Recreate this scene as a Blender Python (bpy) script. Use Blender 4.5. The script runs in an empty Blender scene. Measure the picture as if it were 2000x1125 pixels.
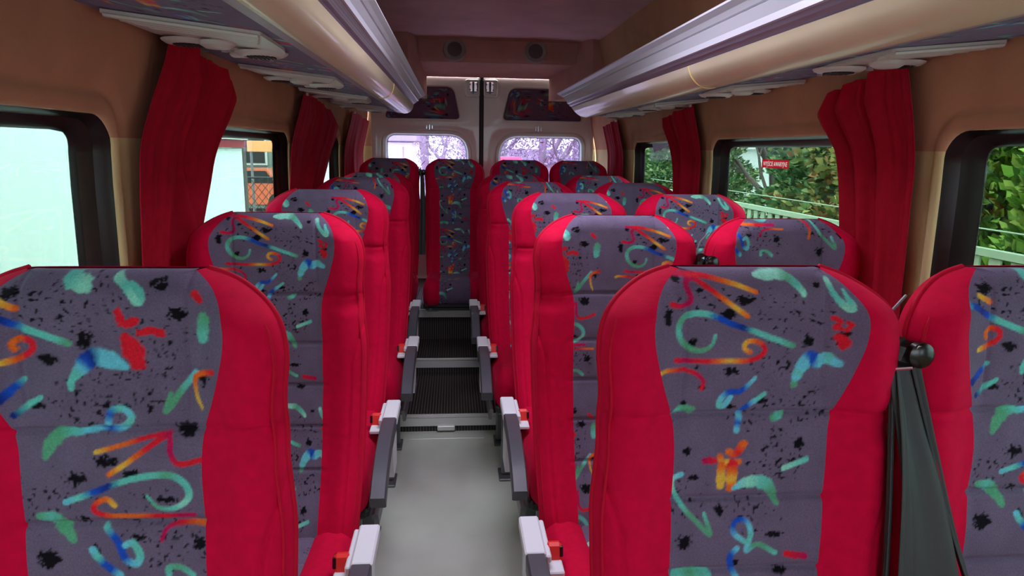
import bpy, math, random
import numpy as np
from mathutils import Matrix, Vector
random.seed(7); RNG = np.random.default_rng(11)
PI = math.pi
COL = bpy.context.scene.collection
SC = bpy.context.scene

# ------------------------------------------------------------------ camera, light, exposure
F = 1340.0; CX, CY = 1000.0, 562.5
H = 1.35
def _n(a): return a / np.linalg.norm(a)
_Y = _n(np.array([(887. - CX) / F, (291. - CY) / F, 1.]))
_X = np.array([1, 0.016, 0.]); _X = _n(_X - _Y * np.dot(_X, _Y))
_Z = np.cross(_X, _Y); _Z = -_Z if _Z[1] > 0 else _Z
# rows: camera right, camera up, camera back in world axes
right = np.array([_X[0], _Y[0], _Z[0]]); down = np.array([_X[1], _Y[1], _Z[1]]); fwd = np.array([_X[2], _Y[2], _Z[2]])
cam_data = bpy.data.cameras.new('camera'); cam = bpy.data.objects.new('camera', cam_data); COL.objects.link(cam)
cam.matrix_world = Matrix(((right[0], -down[0], -fwd[0], 0.0), (right[1], -down[1], -fwd[1], 0.0),
                           (right[2], -down[2], -fwd[2], H), (0, 0, 0, 1)))
cam_data.sensor_width = 36.0; cam_data.lens = F / 2000.0 * 36.0
cam_data.clip_start = 0.02; cam_data.clip_end = 300
SC.camera = cam
SC.view_settings.view_transform = 'Standard'; SC.view_settings.look = 'None'
SC.view_settings.gamma = 1.0; SC.view_settings.use_curve_mapping = False
SC.view_settings.exposure = 4.05
try:
    SC.cycles.max_bounces = 10; SC.cycles.diffuse_bounces = 5; SC.cycles.transparent_max_bounces = 24
    SC.cycles.sample_clamp_indirect = 6.0; SC.cycles.use_denoising = True
except Exception: pass

world = bpy.data.worlds.new('overcast'); SC.world = world; world.use_nodes = True
wn = world.node_tree; wn.nodes.clear()
wo = wn.nodes.new('ShaderNodeOutputWorld'); wb = wn.nodes.new('ShaderNodeBackground')
wr = wn.nodes.new('ShaderNodeValToRGB'); ws = wn.nodes.new('ShaderNodeSeparateXYZ'); wt = wn.nodes.new('ShaderNodeTexCoord')
wnz = wn.nodes.new('ShaderNodeTexNoise'); wnz.inputs['Scale'].default_value = 2.2
wmx = wn.nodes.new('ShaderNodeMixRGB'); wmx.blend_type = 'MULTIPLY'; wmx.inputs[0].default_value = 0.15
wr.color_ramp.elements[0].position = 0.0; wr.color_ramp.elements[0].color = (0.62, 0.70, 0.78, 1)
wr.color_ramp.elements[1].position = 0.9; wr.color_ramp.elements[1].color = (0.95, 1.0, 1.1, 1)
wn.links.new(wt.outputs['Generated'], ws.inputs[0]); wn.links.new(ws.outputs['Z'], wr.inputs[0])
wn.links.new(wt.outputs['Generated'], wnz.inputs['Vector'])
wn.links.new(wr.outputs[0], wmx.inputs[1]); wn.links.new(wnz.outputs['Fac'], wmx.inputs[2])
wn.links.new(wmx.outputs[0], wb.inputs[0]); wb.inputs[1].default_value = 1.5
wn.links.new(wb.outputs[0], wo.inputs[0])

def portal(loc, rot, sx, sy):
    l = bpy.data.lights.new('window_portal', 'AREA'); l.shape = 'RECTANGLE'; l.size = sx; l.size_y = sy
    l.cycles.is_portal = True
    o = bpy.data.objects.new('window_portal', l); COL.objects.link(o); o.location = loc; o.rotation_euler = rot

# ------------------------------------------------------------------ helpers
def s2l(c):
    c = np.asarray(c, float) / 255.0
    return np.where(c <= 0.04045, c / 12.92, ((c + 0.055) / 1.055) ** 2.4)

def tag(o, label=None, cat=None, group=None, kind=None):
    if label: o['label'] = label
    if cat: o['category'] = cat
    if group: o['group'] = group
    if kind: o['kind'] = kind
    return o

def mesh(name, V, Fc, mat=None, parent=None, smooth=True, col=None, mats=None, mi=None, auto=None):
    me = bpy.data.meshes.new(name)
    V = np.asarray(V, float).reshape(-1, 3)
    if isinstance(Fc, np.ndarray):
        n = len(Fc); k = Fc.shape[1]
        me.vertices.add(len(V)); me.vertices.foreach_set('co', V.ravel().astype(np.float32))
        me.loops.add(n * k); me.loops.foreach_set('vertex_index', Fc.ravel().astype(np.int32))
        me.polygons.add(n); me.polygons.foreach_set('loop_start', np.arange(0, n * k, k, dtype=np.int32))
        me.update(calc_edges=True); me.validate()
    else:
        me.from_pydata([tuple(v) for v in V], [], [tuple(int(i) for i in f) for f in Fc]); me.update()
    for m in (mats or ([mat] if mat else [])): me.materials.append(m)
    if mi is not None: me.polygons.foreach_set('material_index', np.asarray(mi, np.int32))
    if smooth: me.polygons.foreach_set('use_smooth', np.ones(len(me.polygons), bool))
    if col is not None:
        a = me.color_attributes.new('pattern', 'FLOAT_COLOR', 'POINT')
        a.data.foreach_set('color', np.asarray(col, np.float32).ravel())
    if auto:
        try: me.set_sharp_from_angle(angle=math.radians(auto))
        except Exception: pass
    o = bpy.data.objects.new(name, me); COL.objects.link(o)
    if parent is not None: o.parent = parent
    return o

def empty(name, loc=(0, 0, 0), rz=0.0):
    o = bpy.data.objects.new(name, None); COL.objects.link(o); o.location = loc; o.rotation_euler = (0, 0, rz)
    o.empty_display_size = 0.05
    return o

def grid_faces(nr, nc, wrap=False, flip=False):
    i, j = np.meshgrid(np.arange(nr - 1), np.arange(nc if wrap else nc - 1), indexing='ij')
    j2 = (j + 1) % nc
    a = i * nc + j; b = i * nc + j2; c = (i + 1) * nc + j2; d = (i + 1) * nc + j
    f = np.stack([a, b, c, d], -1).reshape(-1, 4)
    return f[:, ::-1].copy() if flip else f

class MB:
    def __init__(s): s.v = []; s.f = []; s.n = 0
    def add(s, V, Fc):
        s.v += [tuple(map(float, v)) for v in V]
        s.f += [tuple(int(i) + s.n for i in f) for f in Fc]; s.n += len(V); return s
    def box(s, c, d, rot=None, bev=0.0):
        hx, hy, hz = d[0] / 2, d[1] / 2, d[2] / 2
        if bev <= 0:
            V = [(x, y, z) for x in (-hx, hx) for y in (-hy, hy) for z in (-hz, hz)]
            Fc = [(0, 1, 3, 2), (4, 6, 7, 5), (0, 4, 5, 1), (2, 3, 7, 6), (0, 2, 6, 4), (1, 5, 7, 3)]
        else:
            b = min(bev, hx * .95, hy * .95, hz * .95)
            V = []; 
            for sx in (-1, 1):
                for sy in (-1, 1):
                    for sz in (-1, 1):
                        V += [(sx * hx, sy * (hy - b), sz * (hz - b)), (sx * (hx - b), sy * hy, sz * (hz - b)), (sx * (hx - b), sy * (hy - b), sz * hz)]
            def id(sx, sy, sz, k): return (((sx > 0) * 2 + (sy > 0)) * 2 + (sz > 0)) * 3 + k
            Fc = []
            for q in (-1, 1):
                Fc.append([id(q, -1, -1, 0), id(q, 1, -1, 0), id(q, 1, 1, 0), id(q, -1, 1, 0)][::q])
                Fc.append([id(-1, q, -1, 1), id(1, q, -1, 1), id(1, q, 1, 1), id(-1, q, 1, 1)][::-q])
                Fc.append([id(-1, -1, q, 2), id(1, -1, q, 2), id(1, 1, q, 2), id(-1, 1, q, 2)][::q])
            for a in (-1, 1):
                for b2 in (-1, 1):
                    Fc.append([id(a, b2, -1, 0), id(a, b2, 1, 0), id(a, b2, 1, 1), id(a, b2, -1, 1)])
                    Fc.append([id(a, -1, b2, 0), id(a, 1, b2, 0), id(a, 1, b2, 2), id(a, -1, b2, 2)])
                    Fc.append([id(-1, a, b2, 1), id(1, a, b2, 1), id(1, a, b2, 2), id(-1, a, b2, 2)])
                    for c2 in (-1, 1): Fc.append([id(a, b2, c2, 0), id(a, b2, c2, 1), id(a, b2, c2, 2)])
        V = [Vector(v) for v in V]
        if rot: V = [rot @ v for v in V]
        return s.add([(v.x + c[0], v.y + c[1], v.z + c[2]) for v in V], Fc)
    def tube(s, pts, r, n=10, closed=False, cap=True, sq=(1, 1)):
        P = [Vector(p) for p in pts]; m = len(P); rr = r if hasattr(r, '__len__') else [r] * m
        V = []; up = None
        for i in range(m):
            if closed: t = P[(i + 1) % m] - P[i - 1]
            else: t = P[min(i + 1, m - 1)] - P[max(i - 1, 0)]
            t.normalize()
            if up is None: up = Vector((0, 0, 1)) if abs(t.z) < .9 else Vector((0, 1, 0))
            a = t.cross(up)
            if a.length < 1e-4: a = t.cross(Vector((1, 0, 0)))
            a.normalize(); b = a.cross(t).normalized(); up = b
            for k in range(n):
                th = 2 * PI * k / n
                q = P[i] + a * (rr[i] * sq[0] * math.cos(th)) + b * (rr[i] * sq[1] * math.sin(th)); V.append(q)
        Fc = []
        for i in range(m if closed else m - 1):
            for k in range(n):
                Fc.append((i * n + k, i * n + (k + 1) % n, ((i + 1) % m) * n + (k + 1) % n, ((i + 1) % m) * n + k))
        if cap and not closed: Fc += [tuple(range(n))[::-1], tuple((m - 1) * n + k for k in range(n))]
        return s.add(V, Fc)
    def disk(s, c, r, h, axis='z', n=28, prof=None):
        prof = prof or [(r, 0), (r, h)]
        V = []
        for (rad, hh) in prof:
            for k in range(n):
                th = 2 * PI * k / n; u, v = rad * math.cos(th), rad * math.sin(th)
                V.append({'z': (u, v, hh), 'y': (u, hh, v), 'x': (hh, u, v)}[axis])
        Fc = [(i * n + k, i * n + (k + 1) % n, (i + 1) * n + (k + 1) % n, (i + 1) * n + k) for i in range(len(prof) - 1) for k in range(n)]
        Fc += [tuple(range(n))[::-1], tuple((len(prof) - 1) * n + k for k in range(n))]
        return s.add([(v[0] + c[0], v[1] + c[1], v[2] + c[2]) for v in V], Fc)
    def prism(s, poly, a, b, axis='y'):
        n = len(poly)
        mp = {'y': lambda u, w, t: (u, t, w), 'x': lambda u, w, t: (t, u, w), 'z': lambda u, w, t: (u, w, t)}[axis]
        V = [mp(u, w, a) for u, w in poly] + [mp(u, w, b) for u, w in poly]
        Fc = [tuple(range(n)), tuple(range(n, 2 * n))[::-1]] + [(i, i + n, (i + 1) % n + n, (i + 1) % n) for i in range(n)]
        return s.add(V, Fc)
    def build(s, name, mat, parent=None, smooth=True, auto=35, fix=True):
        o = mesh(name, s.v, s.f, mat, parent, smooth)
        if fix:
            import bmesh
            bm = bmesh.new(); bm.from_mesh(o.data); bmesh.ops.recalc_face_normals(bm, faces=bm.faces); bm.to_mesh(o.data); bm.free()
        if smooth and auto:
            try: o.data.set_sharp_from_angle(angle=math.radians(auto))
            except Exception: pass
        return o

def copy_tree(o, parent=None):
    c = o.copy(); COL.objects.link(c); c.parent = parent
    for ch in [k for k in bpy.data.objects if k.parent == o]: copy_tree(ch, c)
    return c

# ------------------------------------------------------------------ materials
def mat(name, color, rough=0.6, metal=0.0, spec=0.5, sheen=0.0, bump=None, var=None, coat=0.0, sheen_tint=None):
    m = bpy.data.materials.new(name); m.use_nodes = True; nt = m.node_tree; b = nt.nodes['Principled BSDF']
    lin = tuple(s2l(color)) + (1,)
    b.inputs['Base Color'].default_value = lin; b.inputs['Roughness'].default_value = rough
    b.inputs['Metallic'].default_value = metal; b.inputs['Specular IOR Level'].default_value = spec
    if sheen:
        b.inputs['Sheen Weight'].default_value = sheen; b.inputs['Sheen Roughness'].default_value = 0.4
        b.inputs['Sheen Tint'].default_value = tuple(s2l(sheen_tint or color)) + (1,)
    if coat: b.inputs['Coat Weight'].default_value = coat
    tc = nt.nodes.new('ShaderNodeTexCoord')
    if var:
        n = nt.nodes.new('ShaderNodeTexNoise'); n.inputs['Scale'].default_value = var[0]; n.inputs['Detail'].default_value = 5
        r = nt.nodes.new('ShaderNodeValToRGB'); a = 1 - var[1]; z = 1 + var[1]
        r.color_ramp.elements[0].position = .3; r.color_ramp.elements[1].position = .7
        r.color_ramp.elements[0].color = tuple(min(1, x * a) for x in lin[:3]) + (1,)
        r.color_ramp.elements[1].color = tuple(min(1, x * z) for x in lin[:3]) + (1,)
        nt.links.new(tc.outputs['Object'], n.inputs['Vector']); nt.links.new(n.outputs['Fac'], r.inputs[0]); nt.links.new(r.outputs[0], b.inputs['Base Color'])
    if bump:
        n = nt.nodes.new('ShaderNodeTexNoise'); n.inputs['Scale'].default_value = bump[0]; n.inputs['Detail'].default_value = 3
        bp = nt.nodes.new('ShaderNodeBump'); bp.inputs['Strength'].default_value = bump[1]; bp.inputs['Distance'].default_value = 0.002
        nt.links.new(tc.outputs['Object'], n.inputs['Vector']); nt.links.new(n.outputs['Fac'], bp.inputs['Height']); nt.links.new(bp.outputs[0], b.inputs['Normal'])
    return m

M = {}
M['red'] = mat('red_upholstery', (203, 0, 56), 0.85, spec=.15, sheen=.25, sheen_tint=(255, 60, 110), bump=(900, .25), var=(60, .08))
M['red_pipe'] = mat('red_piping', (190, 0, 45), 0.75, spec=.2, bump=(900, .2))
M['curtain'] = mat('curtain_cloth', (165, 4, 36), 0.8, spec=.2, sheen=.2, sheen_tint=(220, 40, 70), bump=(700, .3), var=(40, .1))
M['silver'] = mat('grey_plastic', (226, 228, 236), 0.45, spec=.4)
M['armpad'] = mat('armrest_rubber', (78, 79, 88), 0.4, spec=.5, bump=(600, .15))
M['frame_metal'] = mat('seat_frame_metal', (120, 122, 124), 0.45, .6)
M['shell'] = mat('seat_back_plastic', (45, 42, 46), 0.6)
M['buckle'] = mat('buckle_red', (235, 45, 40), 0.35, spec=.5)
M['black'] = mat('black_plastic', (14, 14, 15), 0.25, spec=.6)
M['belt'] = mat('seatbelt_webbing', (62, 66, 66), 0.6, spec=.35, bump=(1200, .2))
M['chrome'] = mat('chrome', (215, 215, 220), 0.2, 1.0)
M['rubber'] = mat('window_rubber', (16, 15, 16), 0.35, spec=.5)
M['rubber_side'] = mat('window_border', (48, 42, 36), 0.4, spec=.5, var=(30, .2))
M['white_plastic'] = mat('white_plastic', (205, 205, 200), 0.4, spec=.4)
M['roll'] = mat('cream_roll', (232, 218, 184), 0.34, spec=.5, coat=.25, var=(4, .05))
M['alu'] = mat('brushed_aluminium', (200, 201, 210), 0.4, .3, bump=(300, .05))
M['slot'] = mat('rack_slot', (160, 144, 162), 0.45, .1)
M['ceiling'] = mat('ceiling_cloth', (226, 184, 188), 0.95, spec=.1, bump=(500, .4), var=(6, .08))
M['header'] = mat('header_cloth', (184, 138, 130), 0.95, spec=.1, bump=(500, .4), var=(8, .08))
M['door'] = mat('door_paint', (196, 212, 206), 0.3, spec=.5, coat=.3)
M['speaker'] = mat('speaker_ring', (150, 138, 134), 0.5)
M['seam'] = mat('door_seal', (22, 18, 22), 0.6)
M['floor'] = mat('floor_vinyl', (204, 211, 198), 0.36, spec=.4, var=(3.0, .12))
M['nosing'] = mat('step_nosing', (222, 224, 218), 0.4, .3, bump=(200, .1))
M['ground'] = mat('asphalt_ground', (150, 148, 146), 0.9, var=(.6, .15))
M['sticker_red'] = mat('sticker_red', (190, 22, 38), 0.5)
M['sticker_white'] = mat('sticker_white', (235, 225, 225), 0.5)

def mat_wall():
    m = bpy.data.materials.new('wall_cloth'); m.use_nodes = True; nt = m.node_tree; b = nt.nodes['Principled BSDF']
    b.inputs['Roughness'].default_value = .95; b.inputs['Specular IOR Level'].default_value = .1
    tc = nt.nodes.new('ShaderNodeTexCoord'); sp = nt.nodes.new('ShaderNodeSeparateXYZ'); g = nt.nodes.new('ShaderNodeMath'); g.operation = 'GREATER_THAN'; g.inputs[1].default_value = 1.362
    mx = nt.nodes.new('ShaderNodeMixRGB'); n = nt.nodes.new('ShaderNodeTexNoise'); n.inputs['Scale'].default_value = 9; n.inputs['Detail'].default_value = 6
    r = nt.nodes.new('ShaderNodeValToRGB'); r.color_ramp.elements[0].color = (.86, .86, .86, 1); r.color_ramp.elements[0].position = .3; r.color_ramp.elements[1].position = .7
    mu = nt.nodes.new('ShaderNodeMixRGB'); mu.blend_type = 'MULTIPLY'; mu.inputs[0].default_value = 1
    mx.inputs[1].default_value = tuple(s2l((218, 196, 146))) + (1,); mx.inputs[2].default_value = tuple(s2l((196, 146, 116))) + (1,)
    nt.links.new(tc.outputs['Object'], sp.inputs[0]); nt.links.new(sp.outputs['Z'], g.inputs[0]); nt.links.new(g.outputs[0], mx.inputs[0])
    nt.links.new(tc.outputs['Object'], n.inputs['Vector']); nt.links.new(n.outputs['Fac'], r.inputs[0])
    nt.links.new(mx.outputs[0], mu.inputs[1]); nt.links.new(r.outputs[0], mu.inputs[2]); nt.links.new(mu.outputs[0], b.inputs['Base Color'])
    n2 = nt.nodes.new('ShaderNodeTexNoise'); n2.inputs['Scale'].default_value = 600; bp = nt.nodes.new('ShaderNodeBump'); bp.inputs['Strength'].default_value = .4; bp.inputs['Distance'].default_value = .002
    nt.links.new(tc.outputs['Object'], n2.inputs['Vector']); nt.links.new(n2.outputs['Fac'], bp.inputs['Height']); nt.links.new(bp.outputs[0], b.inputs['Normal'])
    return m
M['wall'] = mat_wall()

def mat_pattern():
    m = bpy.data.materials.new('patterned_upholstery'); m.use_nodes = True; nt = m.node_tree; b = nt.nodes['Principled BSDF']
    b.inputs['Roughness'].default_value = .9; b.inputs['Specular IOR Level'].default_value = .12
    b.inputs['Sheen Weight'].default_value = .25; b.inputs['Sheen Roughness'].default_value = .4
    b.inputs['Sheen Tint'].default_value = (.55, .5, .7, 1)
    a = nt.nodes.new('ShaderNodeAttribute'); a.attribute_name = 'pattern'
    tc = nt.nodes.new('ShaderNodeTexCoord'); n = nt.nodes.new('ShaderNodeTexNoise'); n.inputs['Scale'].default_value = 420; n.inputs['Detail'].default_value = 2
    r = nt.nodes.new('ShaderNodeValToRGB'); r.color_ramp.elements[0].color = (.78, .78, .78, 1); r.color_ramp.elements[0].position = .3; r.color_ramp.elements[1].position = .7
    mu = nt.nodes.new('ShaderNodeMixRGB'); mu.blend_type = 'MULTIPLY'; mu.inputs[0].default_value = 1
    nt.links.new(tc.outputs['Object'], n.inputs['Vector']); nt.links.new(n.outputs['Fac'], r.inputs[0])
    nt.links.new(a.outputs['Color'], mu.inputs[1]); nt.links.new(r.outputs[0], mu.inputs[2]); nt.links.new(mu.outputs[0], b.inputs['Base Color'])
    bp = nt.nodes.new('ShaderNodeBump'); bp.inputs['Strength'].default_value = .3; bp.inputs['Distance'].default_value = .0015
    nt.links.new(n.outputs['Fac'], bp.inputs['Height']); nt.links.new(bp.outputs[0], b.inputs['Normal'])
    return m
M['pattern'] = mat_pattern()

def mat_glass(name, tint, gl=0.035):
    m = bpy.data.materials.new(name); m.use_nodes = True; nt = m.node_tree; nt.nodes.clear()
    o = nt.nodes.new('ShaderNodeOutputMaterial'); t = nt.nodes.new('ShaderNodeBsdfTransparent'); g = nt.nodes.new('ShaderNodeBsdfGlossy'); x = nt.nodes.new('ShaderNodeMixShader')
    t.inputs[0].default_value = tint + (1,); g.inputs['Roughness'].default_value = .02; x.inputs[0].default_value = gl
    nt.links.new(t.outputs[0], x.inputs[1]); nt.links.new(g.outputs[0], x.inputs[2]); nt.links.new(x.outputs[0], o.inputs[0])
    return m
M['glass'] = mat_glass('tinted_glass', (.33, .39, .36))
M['glass_rear'] = mat_glass('rear_glass', (.50, .475, .575))
M['glass_front'] = mat_glass('windscreen_glass', (.46, .47, .475), .04); M['glass_roof'] = mat_glass('added_hatch_glass', (.64, .61, .64), .04)

def mat_perf():
    m = bpy.data.materials.new('perforated_strip'); m.use_nodes = True; nt = m.node_tree; b = nt.nodes['Principled BSDF']
    b.inputs['Roughness'].default_value = .4; b.inputs['Metallic'].default_value = .6
    tc = nt.nodes.new('ShaderNodeTexCoord'); v = nt.nodes.new('ShaderNodeTexVoronoi'); v.inputs['Scale'].default_value = 330; v.inputs['Randomness'].default_value = 0
    r = nt.nodes.new('ShaderNodeValToRGB'); r.color_ramp.elements[0].position = .3; r.color_ramp.elements[1].position = .36
    r.color_ramp.elements[0].color = (.10, .085, .11, 1); r.color_ramp.elements[1].color = (.50, .45, .54, 1)
    nt.links.new(tc.outputs['Object'], v.inputs['Vector']); nt.links.new(v.outputs['Distance'], r.inputs[0]); nt.links.new(r.outputs[0], b.inputs['Base Color'])
    return m
M['perf'] = mat_perf()

def mat_ribs():
    m = bpy.data.materials.new('ribbed_rubber'); m.use_nodes = True; nt = m.node_tree; b = nt.nodes['Principled BSDF']
    b.inputs['Roughness'].default_value = .6
    tc = nt.nodes.new('ShaderNodeTexCoord'); w = nt.nodes.new('ShaderNodeTexWave'); w.inputs['Scale'].default_value = 22; w.bands_direction = 'X'
    r = nt.nodes.new('ShaderNodeValToRGB'); r.color_ramp.elements[0].color = (.008, .007, .007, 1); r.color_ramp.elements[1].color = (.10, .085, .075, 1)
    nt.links.new(tc.outputs['Object'], w.inputs['Vector']); nt.links.new(w.outputs['Fac'], r.inputs[0]); nt.links.new(r.outputs[0], b.inputs['Base Color'])
    bp = nt.nodes.new('ShaderNodeBump'); bp.inputs['Strength'].default_value = .8; bp.inputs['Distance'].default_value = .004
    nt.links.new(w.outputs['Fac'], bp.inputs['Height']); nt.links.new(bp.outputs[0], b.inputs['Normal'])
    return m
M['ribs'] = mat_ribs()

# ------------------------------------------------------------------ the woven pattern, drawn once as a colour tile
TW, TH, RES = 0.62, 0.47, 0.00125
NW, NH = int(TW / RES), int(TH / RES)
TILE = np.empty((NH, NW, 3)); TILE[:] = s2l((110, 97, 122))
_U, _V = np.meshgrid((np.arange(NW) + .5) * RES, (np.arange(NH) + .5) * RES)

def fnoise(scale, seed):
    r = np.random.default_rng(seed); gh, gw = max(2, int(TH / scale)), max(2, int(TW / scale)); g = r.random((gh, gw))
    y = _V / TH * gh; x = _U / TW * gw; y0 = np.floor(y).astype(int); x0 = np.floor(x).astype(int); fy = y - y0; fx = x - x0
    G = lambda a, b: g[a % gh, b % gw]
    return (G(y0, x0) * (1 - fy) + G(y0 + 1, x0) * fy) * (1 - fx) + (G(y0, x0 + 1) * (1 - fy) + G(y0 + 1, x0 + 1) * fy) * fx
NZ = fnoise(.004, 3) * .6 + fnoise(.0017, 4) * .4
NZ2 = fnoise(.003, 5) * .5 + fnoise(.0013, 6) * .5
TILE *= (0.9 + .2 * fnoise(.02, 9))[..., None]

def catmull(P, n=8):
    P = np.asarray(P, float)
    if len(P) < 3: 
        t = np.linspace(0, 1, n + 1)[:, None]; return P[0] * (1 - t) + P[1] * t
    Q = np.vstack([2 * P[0] - P[1], P, 2 * P[-1] - P[-2]]); out = []
    for i in range(1, len(Q) - 2):
        for t in np.arange(n) / n:
            out.append(.5 * ((2 * Q[i]) + (-Q[i - 1] + Q[i + 1]) * t + (2 * Q[i - 1] - 5 * Q[i] + 4 * Q[i + 1] - Q[i + 2]) * t * t + (-Q[i - 1] + 3 * Q[i] - 3 * Q[i + 1] + Q[i + 2]) * t ** 3))
    out.append(P[-1]); return np.array(out)

C_ = {'t': (104, 205, 190), 'c': (110, 205, 225), 'g': (92, 170, 130), 'b': (30, 80, 190), 'n': (20, 45, 130), 'm': (150, 230, 205),
      'r': (225, 30, 50), 'p': (190, 20, 85), 'o': (238, 110, 40), 'y': (236, 190, 70), 'k': (14, 12, 20)}
def stroke(P, w, cols, rag=0.15, smooth=True):
    """P tile coordinates (u,v) in metres, w width in metres (number or per point), cols letters along the stroke"""
    P = np.asarray(P, float); k = 8 if smooth else 1
    S = catmull(P, 8) if smooth else P
    L = np.concatenate([[0], np.cumsum(np.linalg.norm(np.diff(S, axis=0), axis=1))]); L /= L[-1]
    ws = np.interp(L, np.linspace(0, 1, len(w)), w) if hasattr(w, '__len__') else np.full(len(S), w)
    best = np.full(_U.shape, 1e9); tt = np.zeros(_U.shape)
    for i in range(len(S) - 1):
        a, b = S[i], S[i + 1]; c = (a + b) / 2; R = np.linalg.norm(b - a) / 2 + max(ws) + .002
        du = (_U[0] - c[0] + TW / 2) % TW - TW / 2; dv = (_V[:, 0] - c[1] + TH / 2) % TH - TH / 2
        cu = np.where(np.abs(du) < R)[0]; cv = np.where(np.abs(dv) < R)[0]
        if not len(cu) or not len(cv): continue
        ix = np.ix_(cv, cu); X = du[cu][None, :] + c[0]; Y = dv[cv][:, None] + c[1]
        d = b - a; l2 = max(1e-12, d @ d); t = np.clip(((X - a[0]) * d[0] + (Y - a[1]) * d[1]) / l2, 0, 1)
        wl = ws[i] * (1 - t) + ws[i + 1] * t
        dd = np.hypot(X - a[0] - t * d[0], Y - a[1] - t * d[1]) / (wl / 2)
        B = best[ix]; q = dd < B; B[q] = dd[q]; best[ix] = B
        T = tt[ix]; T[q] = (L[i] * (1 - t) + L[i + 1] * t)[q]; tt[ix] = T
    e = best + (NZ - .5) * 2 * rag
    mask = e < 1
    if len(cols) == 1: c = np.broadcast_to(s2l(C_[cols]), TILE.shape)
    else:
        K = np.array([s2l(C_[q]) for q in cols]); x = np.linspace(0, 1, len(cols)); tj = tt + (NZ2 - .5) * .05
        c = np.stack([np.interp(tj, x, K[:, j]) for j in range(3)], -1)
    al = np.clip((1.12 - e) / .24, 0, 1)[..., None]
    c = c * (0.85 + .3 * NZ[..., None])
    TILE[:] = TILE * (1 - al) + c * al

def black(u, v, ru, rv, dens=.5):
    du = (_U - u + TW / 2) % TW - TW / 2; dv = (_V - v + TH / 2) % TH - TH / 2
    r = np.hypot(du / ru, dv / rv); q = NZ * .6 + NZ2 * .4
    k = (q > .28 + .42 * np.clip(r, 0, 3) ** 1.5 - (dens - .5) * .3) & (r < 1.5)
    TILE[k] = s2l((16, 13, 20))
def specks(u, v, ru, rv, seed, thr=.74):
    du = (_U - u + TW / 2) % TW - TW / 2; dv = (_V - v + TH / 2) % TH - TH / 2
    r = np.hypot(du / ru, dv / rv); q = fnoise(.0032, seed)
    TILE[(q > thr + .16 * r ** 2) & (r < 1.2)] = s2l((20, 17, 26))

# ---- front surface of a seat back: x across, z up (local), returns y (the seat faces -y)
ZT = 1.182
_hz = [.36, .60, .85, .95, 1.02, 1.075, 1.118, 1.140, 1.158, 1.172, 1.182]; _hw = [.196, .208, .217, .208, .208, .2145, .208, .194, .168, .141, .108]
_pz = [.36, .85, .94, .98, 1.03, 1.09, 1.125, 1.15, 1.168, 1.182]; _pw = [.106, .110, .109, .112, .131, .148, .149, .139, .122, .100]
def _sm(zs, vs, n=9, w=.018):
    def f(z):
        z = np.asarray(z, float); ww = np.minimum(w, np.maximum(ZT - z, 0) * .6 + .001)
        return sum(np.interp(z + q * ww, zs, vs) for q in np.linspace(-1, 1, n)) / n
    return f
hwf = _sm(_hz, _hw); pwf = _sm(_pz, _pw)
_cz = [.30, .42, .50, .60, .75, .98, 1.10, 1.19]; _cy = [-.01, .035, .085, .135, .172, .190, .194, .204]
def ycf(z): return sum(np.interp(np.asarray(z, float) + q, _cz, _cy) for q in np.linspace(-.04, .04, 9)) / 9
def ss(a, b, x): t = np.clip((x - a) / (b - a), 0, 1); return t * t * (3 - 2 * t)
def Sy(x, z, seams=True):
    x = np.asarray(x, float); z = np.asarray(z, float); ax = np.abs(x)
    yc = ycf(z)
    h = hwf(z); dh = (hwf(z + .002) - hwf(z - .002)) / .004
    e1 = (h - ax) / np.sqrt(1 + dh ** 2); e2 = (ZT - z)
    r1 = .05; r2 = .035
    o1 = r1 * (1 - np.sqrt(np.clip(1 - (1 - np.clip(e1 / r1, 0, 1)) ** 2, 0, 1)))
    o2 = r2 * (1 - np.sqrt(np.clip(1 - (1 - np.clip(e2 / r2, 0, 1)) ** 2, 0, 1)))
    o = np.maximum(o1, o2)
    head = ss(.95, 1.01, z) * (1 - ss(1.12, 1.18, z)); body = 1 - ss(.93, 1.0, z)
    bulge = ss(.095, .170, ax) * (.028 * head + .026 * body)
    y = yc + o - bulge
    if seams:
        pin = 1 - ss(.108, .122, ax)
        for zz, full in ((.985, 1), (.862, 0), (.757, 0), (.655, 0), (.555, 0)):
            y = y + .006 * np.exp(-((z - zz) / .004) ** 2) * (1 if full else pin)
        y = y + .003 * np.exp(-((ax - .099) / .003) ** 2) * ss(1.0, 1.02, z)
        y = y + .006 * np.exp(-((ax - (h - .034 + .05 * ss(.80, .98, z))) / .003) ** 2) * (1 - ss(.9, .96, z))
        y = y - .004 * np.abs(np.sin((z - .98) / .1135 * PI)) * (z < .98) * pin
    return y
CAMC = np.array([0, 0, H]); RCW = np.stack([right, down, fwd], 0)
def ray(px, py): return _n(np.array([(px - CX) / F, (py - CY) / F, 1.]) @ RCW)
def seat_uv(px, py, sx, y0, lift):
    d = ray(px, py); Yv = y0 + .1
    for _ in range(40):
        P = CAMC + d * (Yv / d[1]); Yv = .5 * Yv + .5 * (y0 + float(Sy(np.clip(P[0] - sx, -.2, .2), min(P[2] - lift, 1.18), False)))
    return P[0] - sx, ZT - (P[2] - lift)
SEAT_R1 = (.411, .68, 0.012); SEAT_L1 = (-.430, .66, .012)
def RT(P, s=3.75, ox=1300, oy=520):
    out = []
    for x, y in P:
        u, v = seat_uv(ox + x / s, max(oy + y / s, 528), *SEAT_R1); out.append((u + .16, v))
    return out
def R6(P): return RT(P, 1.8, 1100, 500)
def LT(P):
    out = []
    for x, y in P:
        u, v = seat_uv(x / 1.8, max(500 + y / 1.8, 538), *SEAT_L1); out.append((u + .16 + .31, v))
    return out
mm = .001
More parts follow.
